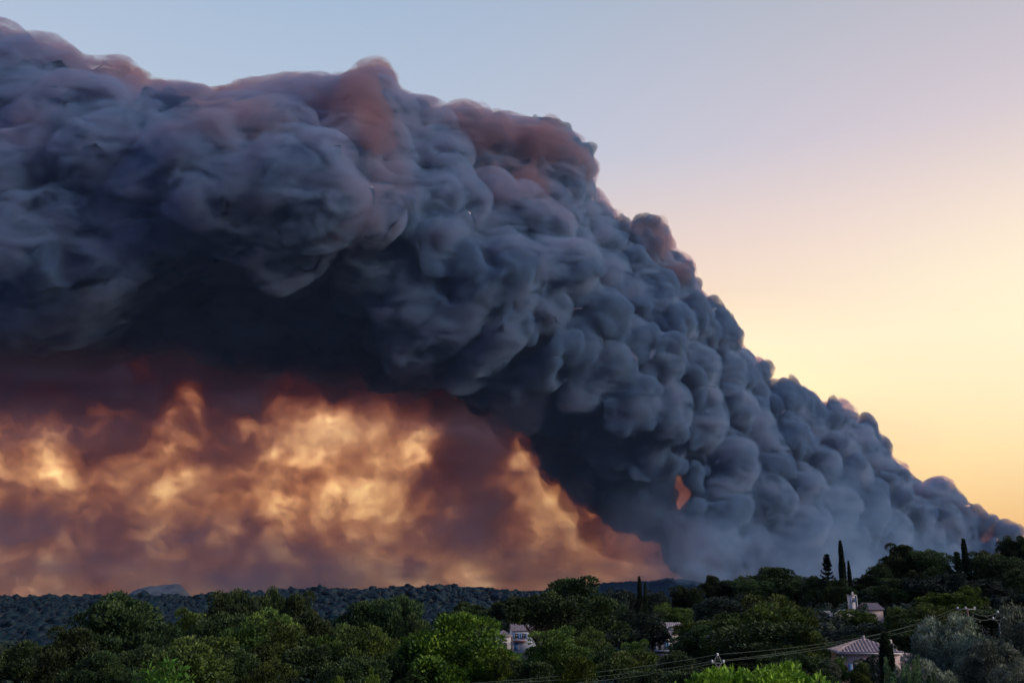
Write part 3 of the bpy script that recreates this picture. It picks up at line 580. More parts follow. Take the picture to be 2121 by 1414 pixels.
T = [
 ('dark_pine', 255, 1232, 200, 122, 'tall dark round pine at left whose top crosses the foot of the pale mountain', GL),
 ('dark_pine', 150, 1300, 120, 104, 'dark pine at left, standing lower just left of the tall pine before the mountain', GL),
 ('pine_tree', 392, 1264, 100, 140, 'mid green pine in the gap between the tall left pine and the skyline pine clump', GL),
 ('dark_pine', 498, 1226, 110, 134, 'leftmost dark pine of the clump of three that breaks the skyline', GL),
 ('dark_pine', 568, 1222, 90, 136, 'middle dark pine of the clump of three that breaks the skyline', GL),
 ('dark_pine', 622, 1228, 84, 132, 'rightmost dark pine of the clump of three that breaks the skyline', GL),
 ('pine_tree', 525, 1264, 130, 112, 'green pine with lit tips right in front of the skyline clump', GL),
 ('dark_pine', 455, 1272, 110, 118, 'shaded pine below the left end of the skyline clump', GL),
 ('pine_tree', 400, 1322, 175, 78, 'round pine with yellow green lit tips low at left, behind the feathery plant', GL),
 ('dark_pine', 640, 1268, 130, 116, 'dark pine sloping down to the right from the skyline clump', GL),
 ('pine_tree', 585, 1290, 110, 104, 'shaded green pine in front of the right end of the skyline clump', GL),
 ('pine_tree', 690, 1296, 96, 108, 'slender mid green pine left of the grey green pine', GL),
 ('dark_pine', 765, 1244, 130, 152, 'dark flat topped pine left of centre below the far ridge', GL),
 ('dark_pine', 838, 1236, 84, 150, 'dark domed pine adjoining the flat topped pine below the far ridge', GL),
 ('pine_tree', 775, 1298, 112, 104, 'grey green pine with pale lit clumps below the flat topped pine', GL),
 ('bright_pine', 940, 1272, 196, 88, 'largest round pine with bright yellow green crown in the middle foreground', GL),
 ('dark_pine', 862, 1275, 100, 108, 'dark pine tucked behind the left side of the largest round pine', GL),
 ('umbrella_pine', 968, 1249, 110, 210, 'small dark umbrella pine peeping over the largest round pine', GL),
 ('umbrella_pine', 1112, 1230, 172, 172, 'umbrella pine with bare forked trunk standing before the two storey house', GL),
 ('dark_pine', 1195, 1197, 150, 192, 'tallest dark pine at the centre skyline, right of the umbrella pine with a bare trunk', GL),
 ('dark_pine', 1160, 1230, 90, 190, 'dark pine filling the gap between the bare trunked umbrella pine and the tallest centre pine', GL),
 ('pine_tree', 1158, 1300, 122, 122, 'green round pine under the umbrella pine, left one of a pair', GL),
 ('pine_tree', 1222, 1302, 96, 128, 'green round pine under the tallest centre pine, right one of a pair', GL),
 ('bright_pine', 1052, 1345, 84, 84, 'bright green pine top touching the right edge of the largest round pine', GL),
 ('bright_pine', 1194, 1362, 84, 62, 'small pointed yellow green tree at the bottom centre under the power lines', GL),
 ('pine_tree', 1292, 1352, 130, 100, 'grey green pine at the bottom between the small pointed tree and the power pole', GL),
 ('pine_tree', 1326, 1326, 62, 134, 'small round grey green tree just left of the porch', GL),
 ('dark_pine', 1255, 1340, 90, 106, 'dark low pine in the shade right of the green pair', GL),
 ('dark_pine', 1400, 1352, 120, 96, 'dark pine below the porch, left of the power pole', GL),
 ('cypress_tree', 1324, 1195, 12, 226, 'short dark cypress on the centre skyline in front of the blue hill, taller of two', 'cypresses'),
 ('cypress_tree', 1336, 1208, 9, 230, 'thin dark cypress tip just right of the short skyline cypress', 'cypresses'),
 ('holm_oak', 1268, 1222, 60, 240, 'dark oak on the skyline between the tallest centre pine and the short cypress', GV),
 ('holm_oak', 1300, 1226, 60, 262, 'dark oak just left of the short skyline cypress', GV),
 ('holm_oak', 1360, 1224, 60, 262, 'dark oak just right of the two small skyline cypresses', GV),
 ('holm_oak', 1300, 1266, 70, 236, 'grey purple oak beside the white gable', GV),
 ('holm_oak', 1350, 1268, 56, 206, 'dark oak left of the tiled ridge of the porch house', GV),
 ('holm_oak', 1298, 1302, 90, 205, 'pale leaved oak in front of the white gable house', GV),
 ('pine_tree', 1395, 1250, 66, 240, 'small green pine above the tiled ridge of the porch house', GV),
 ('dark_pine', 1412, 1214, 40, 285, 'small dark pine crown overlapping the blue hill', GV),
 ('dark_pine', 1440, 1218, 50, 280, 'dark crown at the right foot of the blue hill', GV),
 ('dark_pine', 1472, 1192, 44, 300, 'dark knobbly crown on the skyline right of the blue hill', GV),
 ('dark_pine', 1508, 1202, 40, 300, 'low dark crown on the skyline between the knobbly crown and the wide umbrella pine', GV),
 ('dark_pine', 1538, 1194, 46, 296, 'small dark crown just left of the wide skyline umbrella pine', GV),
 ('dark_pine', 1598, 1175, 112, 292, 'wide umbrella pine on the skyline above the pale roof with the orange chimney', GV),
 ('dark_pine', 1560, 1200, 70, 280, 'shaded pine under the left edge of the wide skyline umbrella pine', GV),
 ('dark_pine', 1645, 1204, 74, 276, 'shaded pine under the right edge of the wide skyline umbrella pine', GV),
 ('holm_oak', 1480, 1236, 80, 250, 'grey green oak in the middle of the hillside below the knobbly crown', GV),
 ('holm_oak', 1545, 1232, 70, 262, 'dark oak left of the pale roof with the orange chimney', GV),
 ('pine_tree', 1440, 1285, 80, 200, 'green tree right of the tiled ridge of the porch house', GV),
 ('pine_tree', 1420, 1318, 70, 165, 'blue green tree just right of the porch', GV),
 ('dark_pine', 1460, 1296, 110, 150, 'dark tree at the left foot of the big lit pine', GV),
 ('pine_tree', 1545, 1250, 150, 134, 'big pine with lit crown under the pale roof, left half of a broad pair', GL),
 ('pine_tree', 1615, 1234, 130, 138, 'big pine hiding part of the pale roof, right half of a broad pair', GL),
 ('dark_pine', 1570, 1290, 190, 122, 'broad shaded pine mass right behind the power pole', GL),
 ('pine_tree', 1655, 1300, 76, 118, 'pine with lit right side reaching down to the power lines', GL),
 ('dark_pine', 1690, 1194, 76, 262, 'dark crown below the small cedar on the skyline', GV),
 ('cedar_tree', 1712, 1148, 38, 258, 'small cedar with upswept ragged branches on the skyline, left of the tall cypress', 'cedars'),
 ('cypress_tree', 1740, 1121, 13, 256, 'tall thin cypress on the skyline beside the ragged cedar, taller of two', 'cypresses'),
 ('cypress_tree', 1757, 1162, 8, 258, 'shorter thin cypress right next to the tall skyline cypress', 'cypresses'),
 ('dark_pine', 1735, 1200, 60, 250, 'dark crown at the foot of the tall skyline cypress', GV),
 ('dark_pine', 1790, 1194, 56, 262, 'dark crown on the skyline right of the thin cypress pair', GV),
 ('dark_pine', 1818, 1168, 66, 262, 'dark pine on the skyline at the left shoulder of the domed pine', GV),
 ('dark_pine', 1862, 1127, 76, 270, 'dark domed pine high on the skyline between the two tall cypresses', GV),
 ('dark_pine', 1928, 1140, 76, 266, 'dark ragged pine on the skyline left of the slim cedar', GV),
 ('dark_pine', 1893, 1182, 60, 258, 'dark pine between the domed pine and the ragged pine', GV),
 ('dark_pine', 1845, 1198, 90, 240, 'shaded pine below the domed skyline pine', GV),
 ('holm_oak', 1920, 1196, 90, 236, 'grey dark oak below the ragged skyline pine', GV),
 ('cedar_tree', 1981, 1143, 24, 262, 'slim grey cedar on the skyline hugging the right hand cypress', 'cedars'),
 ('cypress_tree', 1995, 1117, 15, 250, 'thick dark cypress on the skyline at right, beside the slim cedar', 'cypresses'),
 ('dark_pine', 2040, 1142, 62, 262, 'dark pine on the skyline right of the thick cypress', GV),
 ('dark_pine', 2086, 1113, 60, 264, 'dark pine whose crown is highest near the right edge', GV),
 ('dark_pine', 2118, 1112, 52, 262, 'dark pine cut by the right edge of the picture on the skyline', GV),
 ('dark_pine', 2066, 1150, 90, 246, 'dark pine below the highest crown near the right edge', GV),
 ('dark_pine', 2110, 1180, 90, 226, 'dark tree at the right edge above the olives', GV),
 ('holm_oak', 2050, 1200, 90, 216, 'dark oak right of the green umbrella pine', GV),
 ('holm_oak', 1965, 1185, 60, 236, 'dark grey oak at the foot of the slim cedar', GV),
 ('green_umbrella_pine', 2007, 1214, 50, 176, 'small bright green umbrella pine above the crossarm pole', GV),
 ('green_umbrella_pine', 1950, 1228, 110, 172, 'wide green umbrella pine in the middle of the right hillside', GV),
 ('pine_tree', 1890, 1250, 90, 166, 'green pine sloping down to the left from the wide green umbrella pine', GV),
 ('pine_tree', 1852, 1258, 44, 170, 'small fresh green tree left of the sloping green pine', GV),
 ('dark_pine', 1900, 1282, 110, 150, 'dark pine behind the left olive tree', GV),
 ('pine_tree', 1960, 1262, 90, 158, 'shaded green pine behind the crossarm pole', GV),
 ('dark_pine', 2050, 1262, 90, 186, 'dark pine between the two power poles and the right olive', GV),
 ('pine_tree', 1781, 1262, 64, 196, 'round green pine with flat top below the pale rocky garden', GV),
 ('holm_oak', 1700, 1266, 64, 210, 'blue green oak in front of the pale rocky garden', GV),
 ('holm_oak', 1735, 1302, 90, 176, 'dark oak above the pink house and its roof', GV),
 ('dark_pine', 1700, 1326, 76, 150, 'dark pine in the hollow left of the pink house', GV),
 ('dark_pine', 1800, 1300, 90, 168, 'dark pine right behind the roof peak of the pink house', GV),
 ('dark_pine', 1868, 1310, 76, 150, 'dark pine behind the right end of the pink house', GV),
 ('cypress_tree', 1832, 1310, 27, 104, 'broad dark cypress in front of the pink house', 'cypresses'),
 ('olive_tree', 1962, 1276, 130, 88, 'silvery olive tree right of the pink house, left one of two', 'olive trees'),
 ('olive_tree', 2114, 1260, 118, 84, 'silvery olive tree at the right edge of the picture', 'olive trees'),
 ('olive_tree', 2050, 1330, 110, 76, 'shaded olive filling the low gap between the two silvery olives', 'olive trees'),
 ('olive_tree', 2110, 1368, 120, 62, 'low olive crown in the bottom right corner', 'olive trees'),
 ('olive_tree', 1930, 1368, 90, 70, 'low shaded olive below the left silvery olive', 'olive trees'),
 ('olive_tree', 1703, 1366, 70, 110, 'blue green olive left of the pink house wing', 'olive trees'),
 ('pine_tree', 1738, 1362, 34, 118, 'small green bush against the left corner of the pink house', GV),
 ('pine_tree', 1776, 1368, 40, 112, 'rounded green shrub in front of the pink house wall', GV),
 ('holm_oak', 1804, 1356, 50, 116, 'blue grey shrub covering the middle of the pink house wall', GV),
 ('olive_tree', 1868, 1378, 34, 100, 'pale shrub in front of the right wing of the pink house', 'olive trees'),
 ('bright_pine', 770, 1385, 42, 62, 'small round fresh green treetop at the bottom edge, below the grey green pine', GL),
 ('bright_pine', 704, 1402, 44, 58, 'smallest fresh green treetop at the bottom edge, left of its twin', GL),
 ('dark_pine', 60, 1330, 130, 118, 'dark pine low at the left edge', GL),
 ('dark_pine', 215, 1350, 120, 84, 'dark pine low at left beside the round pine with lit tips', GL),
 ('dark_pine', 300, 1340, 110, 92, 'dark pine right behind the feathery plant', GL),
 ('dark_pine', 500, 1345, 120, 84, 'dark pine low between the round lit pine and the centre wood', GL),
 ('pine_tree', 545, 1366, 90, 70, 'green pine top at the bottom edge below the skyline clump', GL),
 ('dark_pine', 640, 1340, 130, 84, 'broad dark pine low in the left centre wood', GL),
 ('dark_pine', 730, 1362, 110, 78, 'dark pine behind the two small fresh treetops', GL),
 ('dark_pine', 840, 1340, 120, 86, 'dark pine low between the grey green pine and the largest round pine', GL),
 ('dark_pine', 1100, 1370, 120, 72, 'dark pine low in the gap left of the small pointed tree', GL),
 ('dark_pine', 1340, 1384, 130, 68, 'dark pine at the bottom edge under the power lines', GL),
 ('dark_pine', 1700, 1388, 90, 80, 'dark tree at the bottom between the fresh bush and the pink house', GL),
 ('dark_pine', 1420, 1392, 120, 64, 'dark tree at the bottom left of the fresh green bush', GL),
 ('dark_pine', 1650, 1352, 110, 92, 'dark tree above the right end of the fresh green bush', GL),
 ('leafy_bush', 1552, 1377, 320, 40, 'bright fresh green rounded bush at the bottom edge, right of the power pole', None),
]
for k_, x_, yt_, w_, d_, l_, g_ in T: tree(k_, x_, yt_, w_, d_, l_, g_, cat='bush' if 'bush' in k_ else 'tree')

# ------------------------------------------------------------------ far woods, one mass each
def wood(name, label, n, d0, d1, px0, px1, mat, faces, hs, seed, crownr=.42, power=1.0):
    rg = np.random.default_rng(seed)
    dd = d0 + (d1 - d0) * rg.random(n) ** power; cx = rg.uniform(px0, px1, n); X = (cx - 1060.5) / F * dd * CP * 1.03
    gz_ = ground_z(X, dd); H = rg.uniform(*hs, n); Wd = H * rg.uniform(.7, 1.25, n)
    c = np.repeat(np.stack([X, dd, gz_ + H * .55], 1), faces, 0); sc_ = np.repeat(np.stack([Wd * .5, Wd * .5, H * .47], 1), faces, 0)
    u = unit(rg.normal(size=(n * faces, 3)) + [0, 0, .3]); lump = 1 + .3 * vnoise(c * .7 + u * 1.5, seed)[:, None]
    p = c + u * sc_ * lump * rg.uniform(.75, 1.0, (n * faces, 1))
    s_ = np.repeat(H, faces) * crownr; d_ = unit(u * .6 + [0, 0, .7] + rg.normal(size=u.shape) * .4)
    keep = np.ones(len(p), bool); qx, _ = to_px(p)
    for h0, h1, dd0, dd1 in ((1722, 1918, 0, 142), (1022, 1130, 0, 290), (1352, 1420, 0, 224), (1762, 1774, 205, 234), (1804, 1830, 190, 228), (1262, 1288, 180, 300)):
        keep &= ~((qx > h0 - 8) & (qx < h1 + 8) & (p[:, 1] > dd0) & (p[:, 1] < dd1))
    nn = unit(u * [1, 1, .8] + rg.normal(size=u.shape) * .26); t1 = unit(np.cross(nn, rg.normal(size=u.shape))); t2 = np.cross(nn, t1); L = (s_ * rg.uniform(.7, 1.3, len(s_)))[:, None] * .5; Wq = L * rg.uniform(.35, .7, (len(s_), 1))
    v = np.stack([p - t1 * L - t2 * Wq * .7, p + t1 * L * 1.1 - t2 * Wq * .5, p + t2 * Wq * 1.5 + nn * Wq * .3], 1)[keep].reshape(-1, 3); f = np.arange(len(v)).reshape(-1, 3)
    o_ = mesh_np(name, v, f, mat); tag(o_, label, name.replace('_', ' '), kind='stuff'); return o_
def far_wood(name, label, n, seed):
    rg = np.random.default_rng(seed); bm = bmesh.new(); bmesh.ops.create_icosphere(bm, subdivisions=2, radius=1.0)
    bmesh.ops.delete(bm, geom=[v for v in bm.verts if v.co.z < -.45], context='VERTS'); bv = np.array([v.co[:] for v in bm.verts]); bf = np.array([[q.index for q in f.verts] for f in bm.faces]); bm.free()
    dd = 700 + 1450 * rg.random(n) ** .85; cx = rg.uniform(-60, 1330, n); X = (cx - 1060.5) / F * dd * CP * 1.03; gz_ = ground_z(X, dd)
    H = rg.uniform(6, 12, n) * np.where(rg.random(n) < .12, 1.4, 1); Wd = H * rg.uniform(.42, .7, n)
    c = np.stack([X, dd, gz_ + H * .55], 1); v = bv[None] * np.stack([Wd, Wd, H * .45], 1)[:, None]; lump = 1 + .9 * fbm((bv[None] * 1.9 + rg.uniform(0, 500, (n, 1, 3))).reshape(-1, 3), 3, 66).reshape(n, -1, 1)
    v = (v * lump + c[:, None]).reshape(-1, 3); f = (bf[None] + (np.arange(n) * len(bv))[:, None, None]).reshape(-1, 3)
    return tag(mesh_np(name, v, f, M_far, smooth=True), label, 'woodland', kind='stuff')
M_far = leaf_mat('far_needles', (.002, .010, .018), (.004, .019, .028), (.008, .030, .035), .015)  # leaf colour carries the blue haze of the far slope
M_thick = leaf_mat('thicket_leaves', (.010, .021, .012), (.022, .040, .022), (.050, .078, .038), .08, .1)
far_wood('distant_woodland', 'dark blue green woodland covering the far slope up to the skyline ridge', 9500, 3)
wood('valley_woodland', 'tree tops of the wood filling the valley below the far slope', 800, 250, 720, -60, 1300, M_thick, 260, (7, 11), 4, .17)
wood('hillside_thicket', 'dark thicket growing between the trees of the right hillside', 1300, 165, 440, 1240, 2200, M_thick, 210, (2.5, 5), 5, .17)
wood('undergrowth', 'shaded undergrowth between the near trees', 300, 75, 170, -60, 2200, M_thick, 400, (3, 5), 6, .11)
#HOUSES#
# ------------------------------------------------------------------ houses, poles, lines
def plain(name, colr, rough=.85, noise=0.0, scale=2.0):
    m, t = mat_new(name); c = (*colr, 1)
    if noise:
        nz = t.n('ShaderNodeTexNoise', {'Scale': scale, 'Detail': 7, 'Roughness': .65}); x_ = t.n('ShaderNodeTexCoord'); t.t.links.new(x_.outputs['Object'], nz.inputs['Vector'])
        c = t.ramp(nz.outputs[0], [(.3, K(colr, 1 - noise)), (.7, K(colr, 1 + noise * .6))])
    b = t.n('ShaderNodeBsdfPrincipled', {'Base Color': c, 'Roughness': rough}); t.n('ShaderNodeOutputMaterial', {0: b.outputs[0]}); return m
W_pink = plain('pink_plaster', (.50, .38, .36), noise=.18, scale=.8); W_cream = plain('pale_plaster', (.62, .55, .52), noise=.15, scale=.8); W_white = plain('white_plaster', (.75, .74, .74), noise=.1)
M_tile = plain('clay_tiles', (.42, .30, .28), noise=.4, scale=2.2); M_tile2 = plain('pale_clay_tiles', (.48, .38, .36), noise=.35, scale=1.6); M_blue = plain('blue_paint', (.07, .20, .42), .6, .15)
M_trim = plain('pale_trim', (.72, .66, .64), .7, .1); M_glass = plain('dark_glass', (.015, .018, .022), .12); M_wood = plain('dark_wood', (.045, .03, .025), .8, .3); M_stone = plain('pale_stone', (.42, .39, .37), .95, .3, 1.5)
M_red = plain('red_awning', (.30, .07, .05), .8, .2); M_conc = plain('weathered_concrete', (.24, .25, .25), .9, .25, 2); M_por = plain('white_porcelain', (.80, .84, .85), .25); M_wire = plain('aluminium_wire', (.05, .075, .06), .8)
M_cab = plain('dark_paint', (.03, .025, .04), .6); M_orange = plain('orange_brick', (.50, .22, .12), .9, .2)
def boxes(name, bl, mat, parent=None):
    V, Fc = [], []
    for (x0, x1, y0, y1, z0, z1) in bl:
        o_ = len(V); V += [(x, y, z) for z in (z0, z1) for x, y in ((x0, y0), (x1, y0), (x1, y1), (x0, y1))]
        Fc += [[o_ + q for q in f] for f in ([3,2,1,0],[4,5,6,7],[0,1,5,4],[1,2,6,5],[2,3,7,6],[3,0,4,7])]
    return mesh_np(name, V, Fc, mat, parent)
def poly_mesh(name, verts, faces, mat, parent=None):
    me = bpy.data.meshes.new(name); me.from_pydata([tuple(map(float, v)) for v in verts], [], faces); me.materials.append(mat)
    o_ = bpy.data.objects.new(name, me); col.objects.link(o_); o_.parent = parent; return o_
def slope(name, poly, mat, parent, spacing=.40, th=.14):
    """a roof slope: slab of polygon poly (first edge = eave, counter-clockwise seen from above) carrying rows of barrel tiles"""
    P_ = np.array(poly, float); n = np.cross(P_[1] - P_[0], P_[2] - P_[0]); n /= np.linalg.norm(n)
    if n[2] < 0: n = -n
    k = len(P_); V = list(P_) + list(P_ - n * th)
    sl_ = poly_mesh(name, V, [list(range(k)), list(range(2 * k - 1, k - 1, -1))] + [[i, i + k, (i + 1) % k + k, (i + 1) % k] for i in range(k)], mat, parent)
    e = P_[1] - P_[0]; L = np.linalg.norm(e); e /= L; up = np.cross(n, e); up = up if up[2] > 0 else -up
    q2 = np.stack([(P_ - P_[0]) @ e, (P_ - P_[0]) @ up], 1); parts = []
    s_ = spacing / 2
    while s_ < L:
        lo, hi = 0.0, 1e9; vs = []
        for i in range(k):
            a_, b_ = q2[i], q2[(i + 1) % k]
            if (a_[0] - s_) * (b_[0] - s_) <= 0 and abs(a_[0] - b_[0]) > 1e-6: vs.append(a_[1] + (s_ - a_[0]) / (b_[0] - a_[0]) * (b_[1] - a_[1]))
        if len(vs) >= 2 and max(vs) - min(vs) > .2:
            p0 = P_[0] + e * s_ + up * (min(vs) - .08); p1 = P_[0] + e * s_ + up * max(vs); m_ = max(2, int((max(vs) - min(vs)) / .45))
            ring = []
            for j in range(m_ + 1):
                for q_, r_ in ((j, spacing * .34), (j, spacing * .27)) if 0 < j < m_ else ((j, spacing * .34),):
                    c_ = p0 + (p1 - p0) * (q_ / m_); ring.append([c_ + (e * math.cos(a_) + n * math.sin(a_)) * r_ for a_ in np.linspace(0, math.pi, 5)])
            R_ = np.array(ring).reshape(-1, 3); kk = len(ring); id_ = np.arange(kk * 5).reshape(kk, 5)
            parts.append((R_, np.stack([id_[:-1, :-1], id_[:-1, 1:], id_[1:, 1:], id_[1:, :-1]], -1).reshape(-1, 4)))
        s_ += spacing
    if parts: tag(mesh_np('roof_tile', *join(parts), mat, sl_, smooth=True), kind='stuff')
    return sl_
def hip(parent, x0, x1, y0, y1, ze, zt, mat, oh=.35, spacing=.4, ridge=None):
    x0 -= oh; x1 += oh; y0 -= oh; y1 += oh; w_ = min(x1 - x0, y1 - y0) / 2 if ridge is None else ridge
    ym = (y0 + y1) / 2; a_, b_ = (x0 + w_, ym, zt), (x1 - w_, ym, zt)
    if b_[0] - a_[0] < .1: a_ = b_ = ((x0 + x1) / 2, ym, zt)
    same = a_ == b_
    slope('roof_slope', [(x0, y0, ze), (x1, y0, ze), b_] + ([] if same else [a_]), mat, parent, spacing)
    slope('roof_slope', [(x1, y0, ze), (x1, y1, ze), b_], mat, parent, spacing)
    slope('roof_slope', [(x1, y1, ze), (x0, y1, ze), a_] + ([] if same else [b_]), mat, parent, spacing)
    slope('roof_slope', [(x0, y1, ze), (x0, y0, ze), a_], mat, parent, spacing)
    boxes('gutter', [(x0 - .08, x1 + .08, y0 - .1, y0 - .01, ze - .16, ze - .02), (x0 - .1, x0 - .01, y0, y1, ze - .16, ze - .02)], M_trim, parent)
def gable(parent, x0, x1, y0, y1, ze, zt, mat, oh=.3, spacing=.4, gmat=None):
    ym = (y0 + y1) / 2
    slope('roof_slope', [(x0 - oh, y0 - oh, ze - .1), (x1 + oh, y0 - oh, ze - .1), (x1 + oh, ym, zt), (x0 - oh, ym, zt)], mat, parent, spacing)
    slope('roof_slope', [(x1 + oh, y1 + oh, ze - .1), (x0 - oh, y1 + oh, ze - .1), (x0 - oh, ym, zt), (x1 + oh, ym, zt)], mat, parent, spacing)
    for xx in (x0, x1 - .2):
        poly_mesh('gable_wall', [(xx, y0, ze - .1), (xx, y1, ze - .1), (xx, ym, zt - .2), (xx + .2, y0, ze - .1), (xx + .2, y1, ze - .1), (xx + .2, ym, zt - .2)], [[0, 1, 2], [5, 4, 3], [0, 3, 4, 1], [1, 4, 5, 2], [2, 5, 3, 0]], gmat or W_cream, parent)
def window(parent, x, z, w_, h_, y, shut=None):
    """window in a wall whose front face is at y: recessed pane, frame, sill and open shutters"""
    f = boxes('window', [(x - w_ / 2 - .07, x - w_ / 2, y - .04, y + .06, z, z + h_), (x + w_ / 2, x + w_ / 2 + .07, y - .04, y + .06, z, z + h_), (x - w_ / 2 - .07, x + w_ / 2 + .07, y - .04, y + .06, z + h_, z + h_ + .07), (x - .02, x + .02, y - .03, y + .03, z, z + h_)], M_trim, parent)
    boxes('pane', [(x - w_ / 2, x + w_ / 2, y - .012, y + .05, z, z + h_)], M_glass, f); boxes('sill', [(x - w_ / 2 - .12, x + w_ / 2 + .12, y - .12, y + .05, z - .08, z)], M_trim, f)
    if shut:
        for s_ in (-1, 1):
            a_ = x + s_ * (w_ / 2 + .1); b_ = a_ + s_ * w_ / 2
            boxes('shutter', [(min(a_, b_), max(a_, b_), y - .09, y - .045, z, z + h_)] + [(min(a_, b_) + .04, max(a_, b_) - .04, y - .11, y - .092, z + h_ * q / 6 + .05, z + h_ * q / 6 + .12) for q in range(6)], shut, f)
def house(name, px, pybase, d, rz, label, cat='house'):
    c = P(px, pybase, d); r = bpy.data.objects.new(name, None); col.objects.link(r); r.location = c; r.rotation_euler = (0, 0, R(rz)); tag(r, label, cat); return r
# pink house low at right
h = house('pink_house', 1809, 1416, 132, -7, 'pink plastered house with ribbed clay tile hip roof low at right behind the broad cypress')
boxes('wall', [(-3.6, 3.5, 0, 7, -4, 3.75)], W_pink, h); hip(h, -3.6, 3.5, 0, 7, 3.8, 5.35, M_tile, spacing=.46)
boxes('finial', [(-.14, .14, 3.36, 3.64, 5.2, 5.75)], M_tile2, h); boxes('cornice', [(-3.68, 3.58, -.08, 7.08, 3.5, 3.72)], M_trim, h)
window(h, -1.9, 1.2, .9, 1.2, 0, M_blue); window(h, 1.6, 1.2, .9, 1.2, 0, M_blue); boxes('corner_trim', [(-3.68, -3.45, -.06, .1, -4, 3.5)], M_trim, h)
boxes('side_wing', [(-4.7, -3.61, -1.6, 3.5, -4, 1.55)], W_pink, h); slope('wing_roof', [(-5.0, -1.9, 1.55), (-5.0, 3.7, 1.55), (-3.62, 3.7, 2.35), (-3.62, -1.9, 2.35)], M_tile, h, .46)
boxes('gutter', [(-5.1, -5.01, -1.9, 3.7, 1.42, 1.55), (-5.0, -3.7, -2.0, -1.91, 1.42, 1.52)], M_trim, h)
boxes('garage_wall', [(3.52, 6.6, 1.0, 6.0, -4, 2.35)], W_pink, h); slope('garage_roof', [(3.6, .7, 2.5), (6.9, .7, 2.4), (6.9, 6.2, 3.3), (3.6, 6.2, 3.9)], M_tile, h, .46)
boxes('chimney', [(3.2, 3.75, 4.4, 5.0, 3.5, 5.2)], W_cream, h)
t_ = house('lamp_post', 1854, 1400, 118, 0, 'slim dark lamp post in front of the right end of the pink house', 'lamp post')
mesh_np('pole', *tube([[0, 0, -4], [0, 0, 3.1]], [.06, .045], 8), M_cab, t_); mesh_np('lamp_head', *tube([[0, 0, 3.05], [0, 0, 3.2], [0, 0, 3.45], [0, 0, 3.6]], [.08, .2, .24, .05], 8), M_cab, t_)
# two storey house behind the umbrella pine
h = house('two_storey_house', 1085, 1344, 282, 6, 'two storey house with blue shutters behind the umbrella pine with a bare trunk')
boxes('wall', [(-3.1, 5.2, 0, 7, -3, 4.9)], W_white, h); gable(h, -3.1, 5.2, 0, 7, 4.95, 6.5, M_tile, gmat=W_white)
window(h, -2.1, 2.75, .8, 1.35, 0, M_blue); window(h, -.1, 2.75, .8, 1.35, 0, M_blue); window(h, 3.2, 2.75, .8, 1.35, 0, M_blue)
boxes('awning', [(-3.0, .6, -1.1, -.01, 2.05, 2.25)], M_red, h)
dr = boxes('door', [(-2.9, -2.75, -.08, -.002, -.3, 1.7), (-1.55, -1.4, -.08, -.002, -.3, 1.7), (-2.9, -1.4, -.08, -.002, 1.7, 1.85)], M_trim, h); boxes('door_panel', [(-2.74, -1.56, -.05, -.003, -.3, 1.69)], M_blue, dr)
boxes('side_wing', [(-7.1, -3.6, -.6, 5.4, -3, 3.6)], W_cream, h); hip(h, -7.1, -3.6, -.6, 5.4, 3.65, 4.9, M_tile)
boxes('link_wall', [(-3.59, -3.11, .4, 5, -3, 3.9)], W_cream, h)
gd = boxes('garage_opening', [(-6.6, -4.6, -.66, -.603, -.6, 1.7)], M_wood, h)  # dark panel stands in for the shade inside the garage opening
# porch house
h = house('porch_house', 1375, 1346, 214, -4, 'house with pillared porch and pink tiled roof in the middle of the wooded slope')
boxes('porch_wall', [(-1.5, 1.6, 1.1, 5.0, -2, 2.55)], W_cream, h); slope('porch_roof', [(-1.9, -.35, 2.45), (1.95, -.35, 2.45), (1.95, 2.6, 3.7), (-1.0, 2.6, 3.7)], M_tile, h, .4)
for xx in (-1.5, 1.45): boxes('pillar', [(xx - .16, xx + .16, -.05, .27, 0, 2.4)], W_white, h)
boxes('lintel', [(-1.7, 1.65, -.06, .26, 2.24, 2.38)], M_wood, h); boxes('terrace', [(-1.9, 2.1, -.6, 1.09, -.22, 0)], W_white, h)
boxes('doorway', [(-.95, -.45, 1.03, 1.098, 0, 2.0)], M_wood, h); boxes('shutter', [(.25, .68, 1.0, 1.098, .05, 2.0)], M_blue, h); boxes('shutter', [(.74, 1.2, 1.0, 1.098, .05, 2.0)], M_blue, h)
boxes('balustrade', [(-1.9, 2.1, -.6, -.45, -.8, -.7)] + [(-1.9 + k * .4, -1.8 + k * .4, -.58, -.48, -1.4, -.8) for k in range(11)], W_white, h)
boxes('wall', [(-1.0, 4.0, 5.2, 11, -2, 3.5)], W_cream, h); gable(h, -1.0, 4.0, 5.2, 11, 3.55, 5.3, M_tile2)
boxes('chimney', [(1.7, 2.2, 3.9, 4.4, 2.5, 4.3)], W_white, h); slope('side_roof', [(2.0, 1.0, 3.1), (4.8, 1.0, 3.1), (4.8, 5.1, 4.9), (2.0, 5.1, 4.4)], M_tile2, h)
# white gable house
h = house('white_house', 1276, 1302, 300, 34, 'white house gable and chimney peeping out of the dark trees at centre right')
boxes('wall', [(-2, 3.5, 0, 5, -8, 2.3)], W_white, h); gable(h, -2, 3.5, 0, 5, 2.3, 4.0, M_tile2, gmat=W_white); boxes('chimney', [(1.6, 2.1, 1.6, 2.1, 3.0, 5.1)], W_white, h); window(h, .4, .7, .8, 1.1, 0)
# pale roof with the orange chimney
h = house('hillside_house', 1590, 1262, 300, -10, 'low house whose pale roof with an orange chimney shows above the big pine')
boxes('wall', [(-5.6, 5.6, 0, 7, -8, 1.9)], W_cream, h); hip(h, -5.6, 5.6, 0, 7, 1.95, 3.75, M_tile2); boxes('chimney', [(-1.2, -.7, 3.2, 3.7, 3.3, 4.5)], M_orange, h); window(h, -3, .5, .9, 1.1, 0)
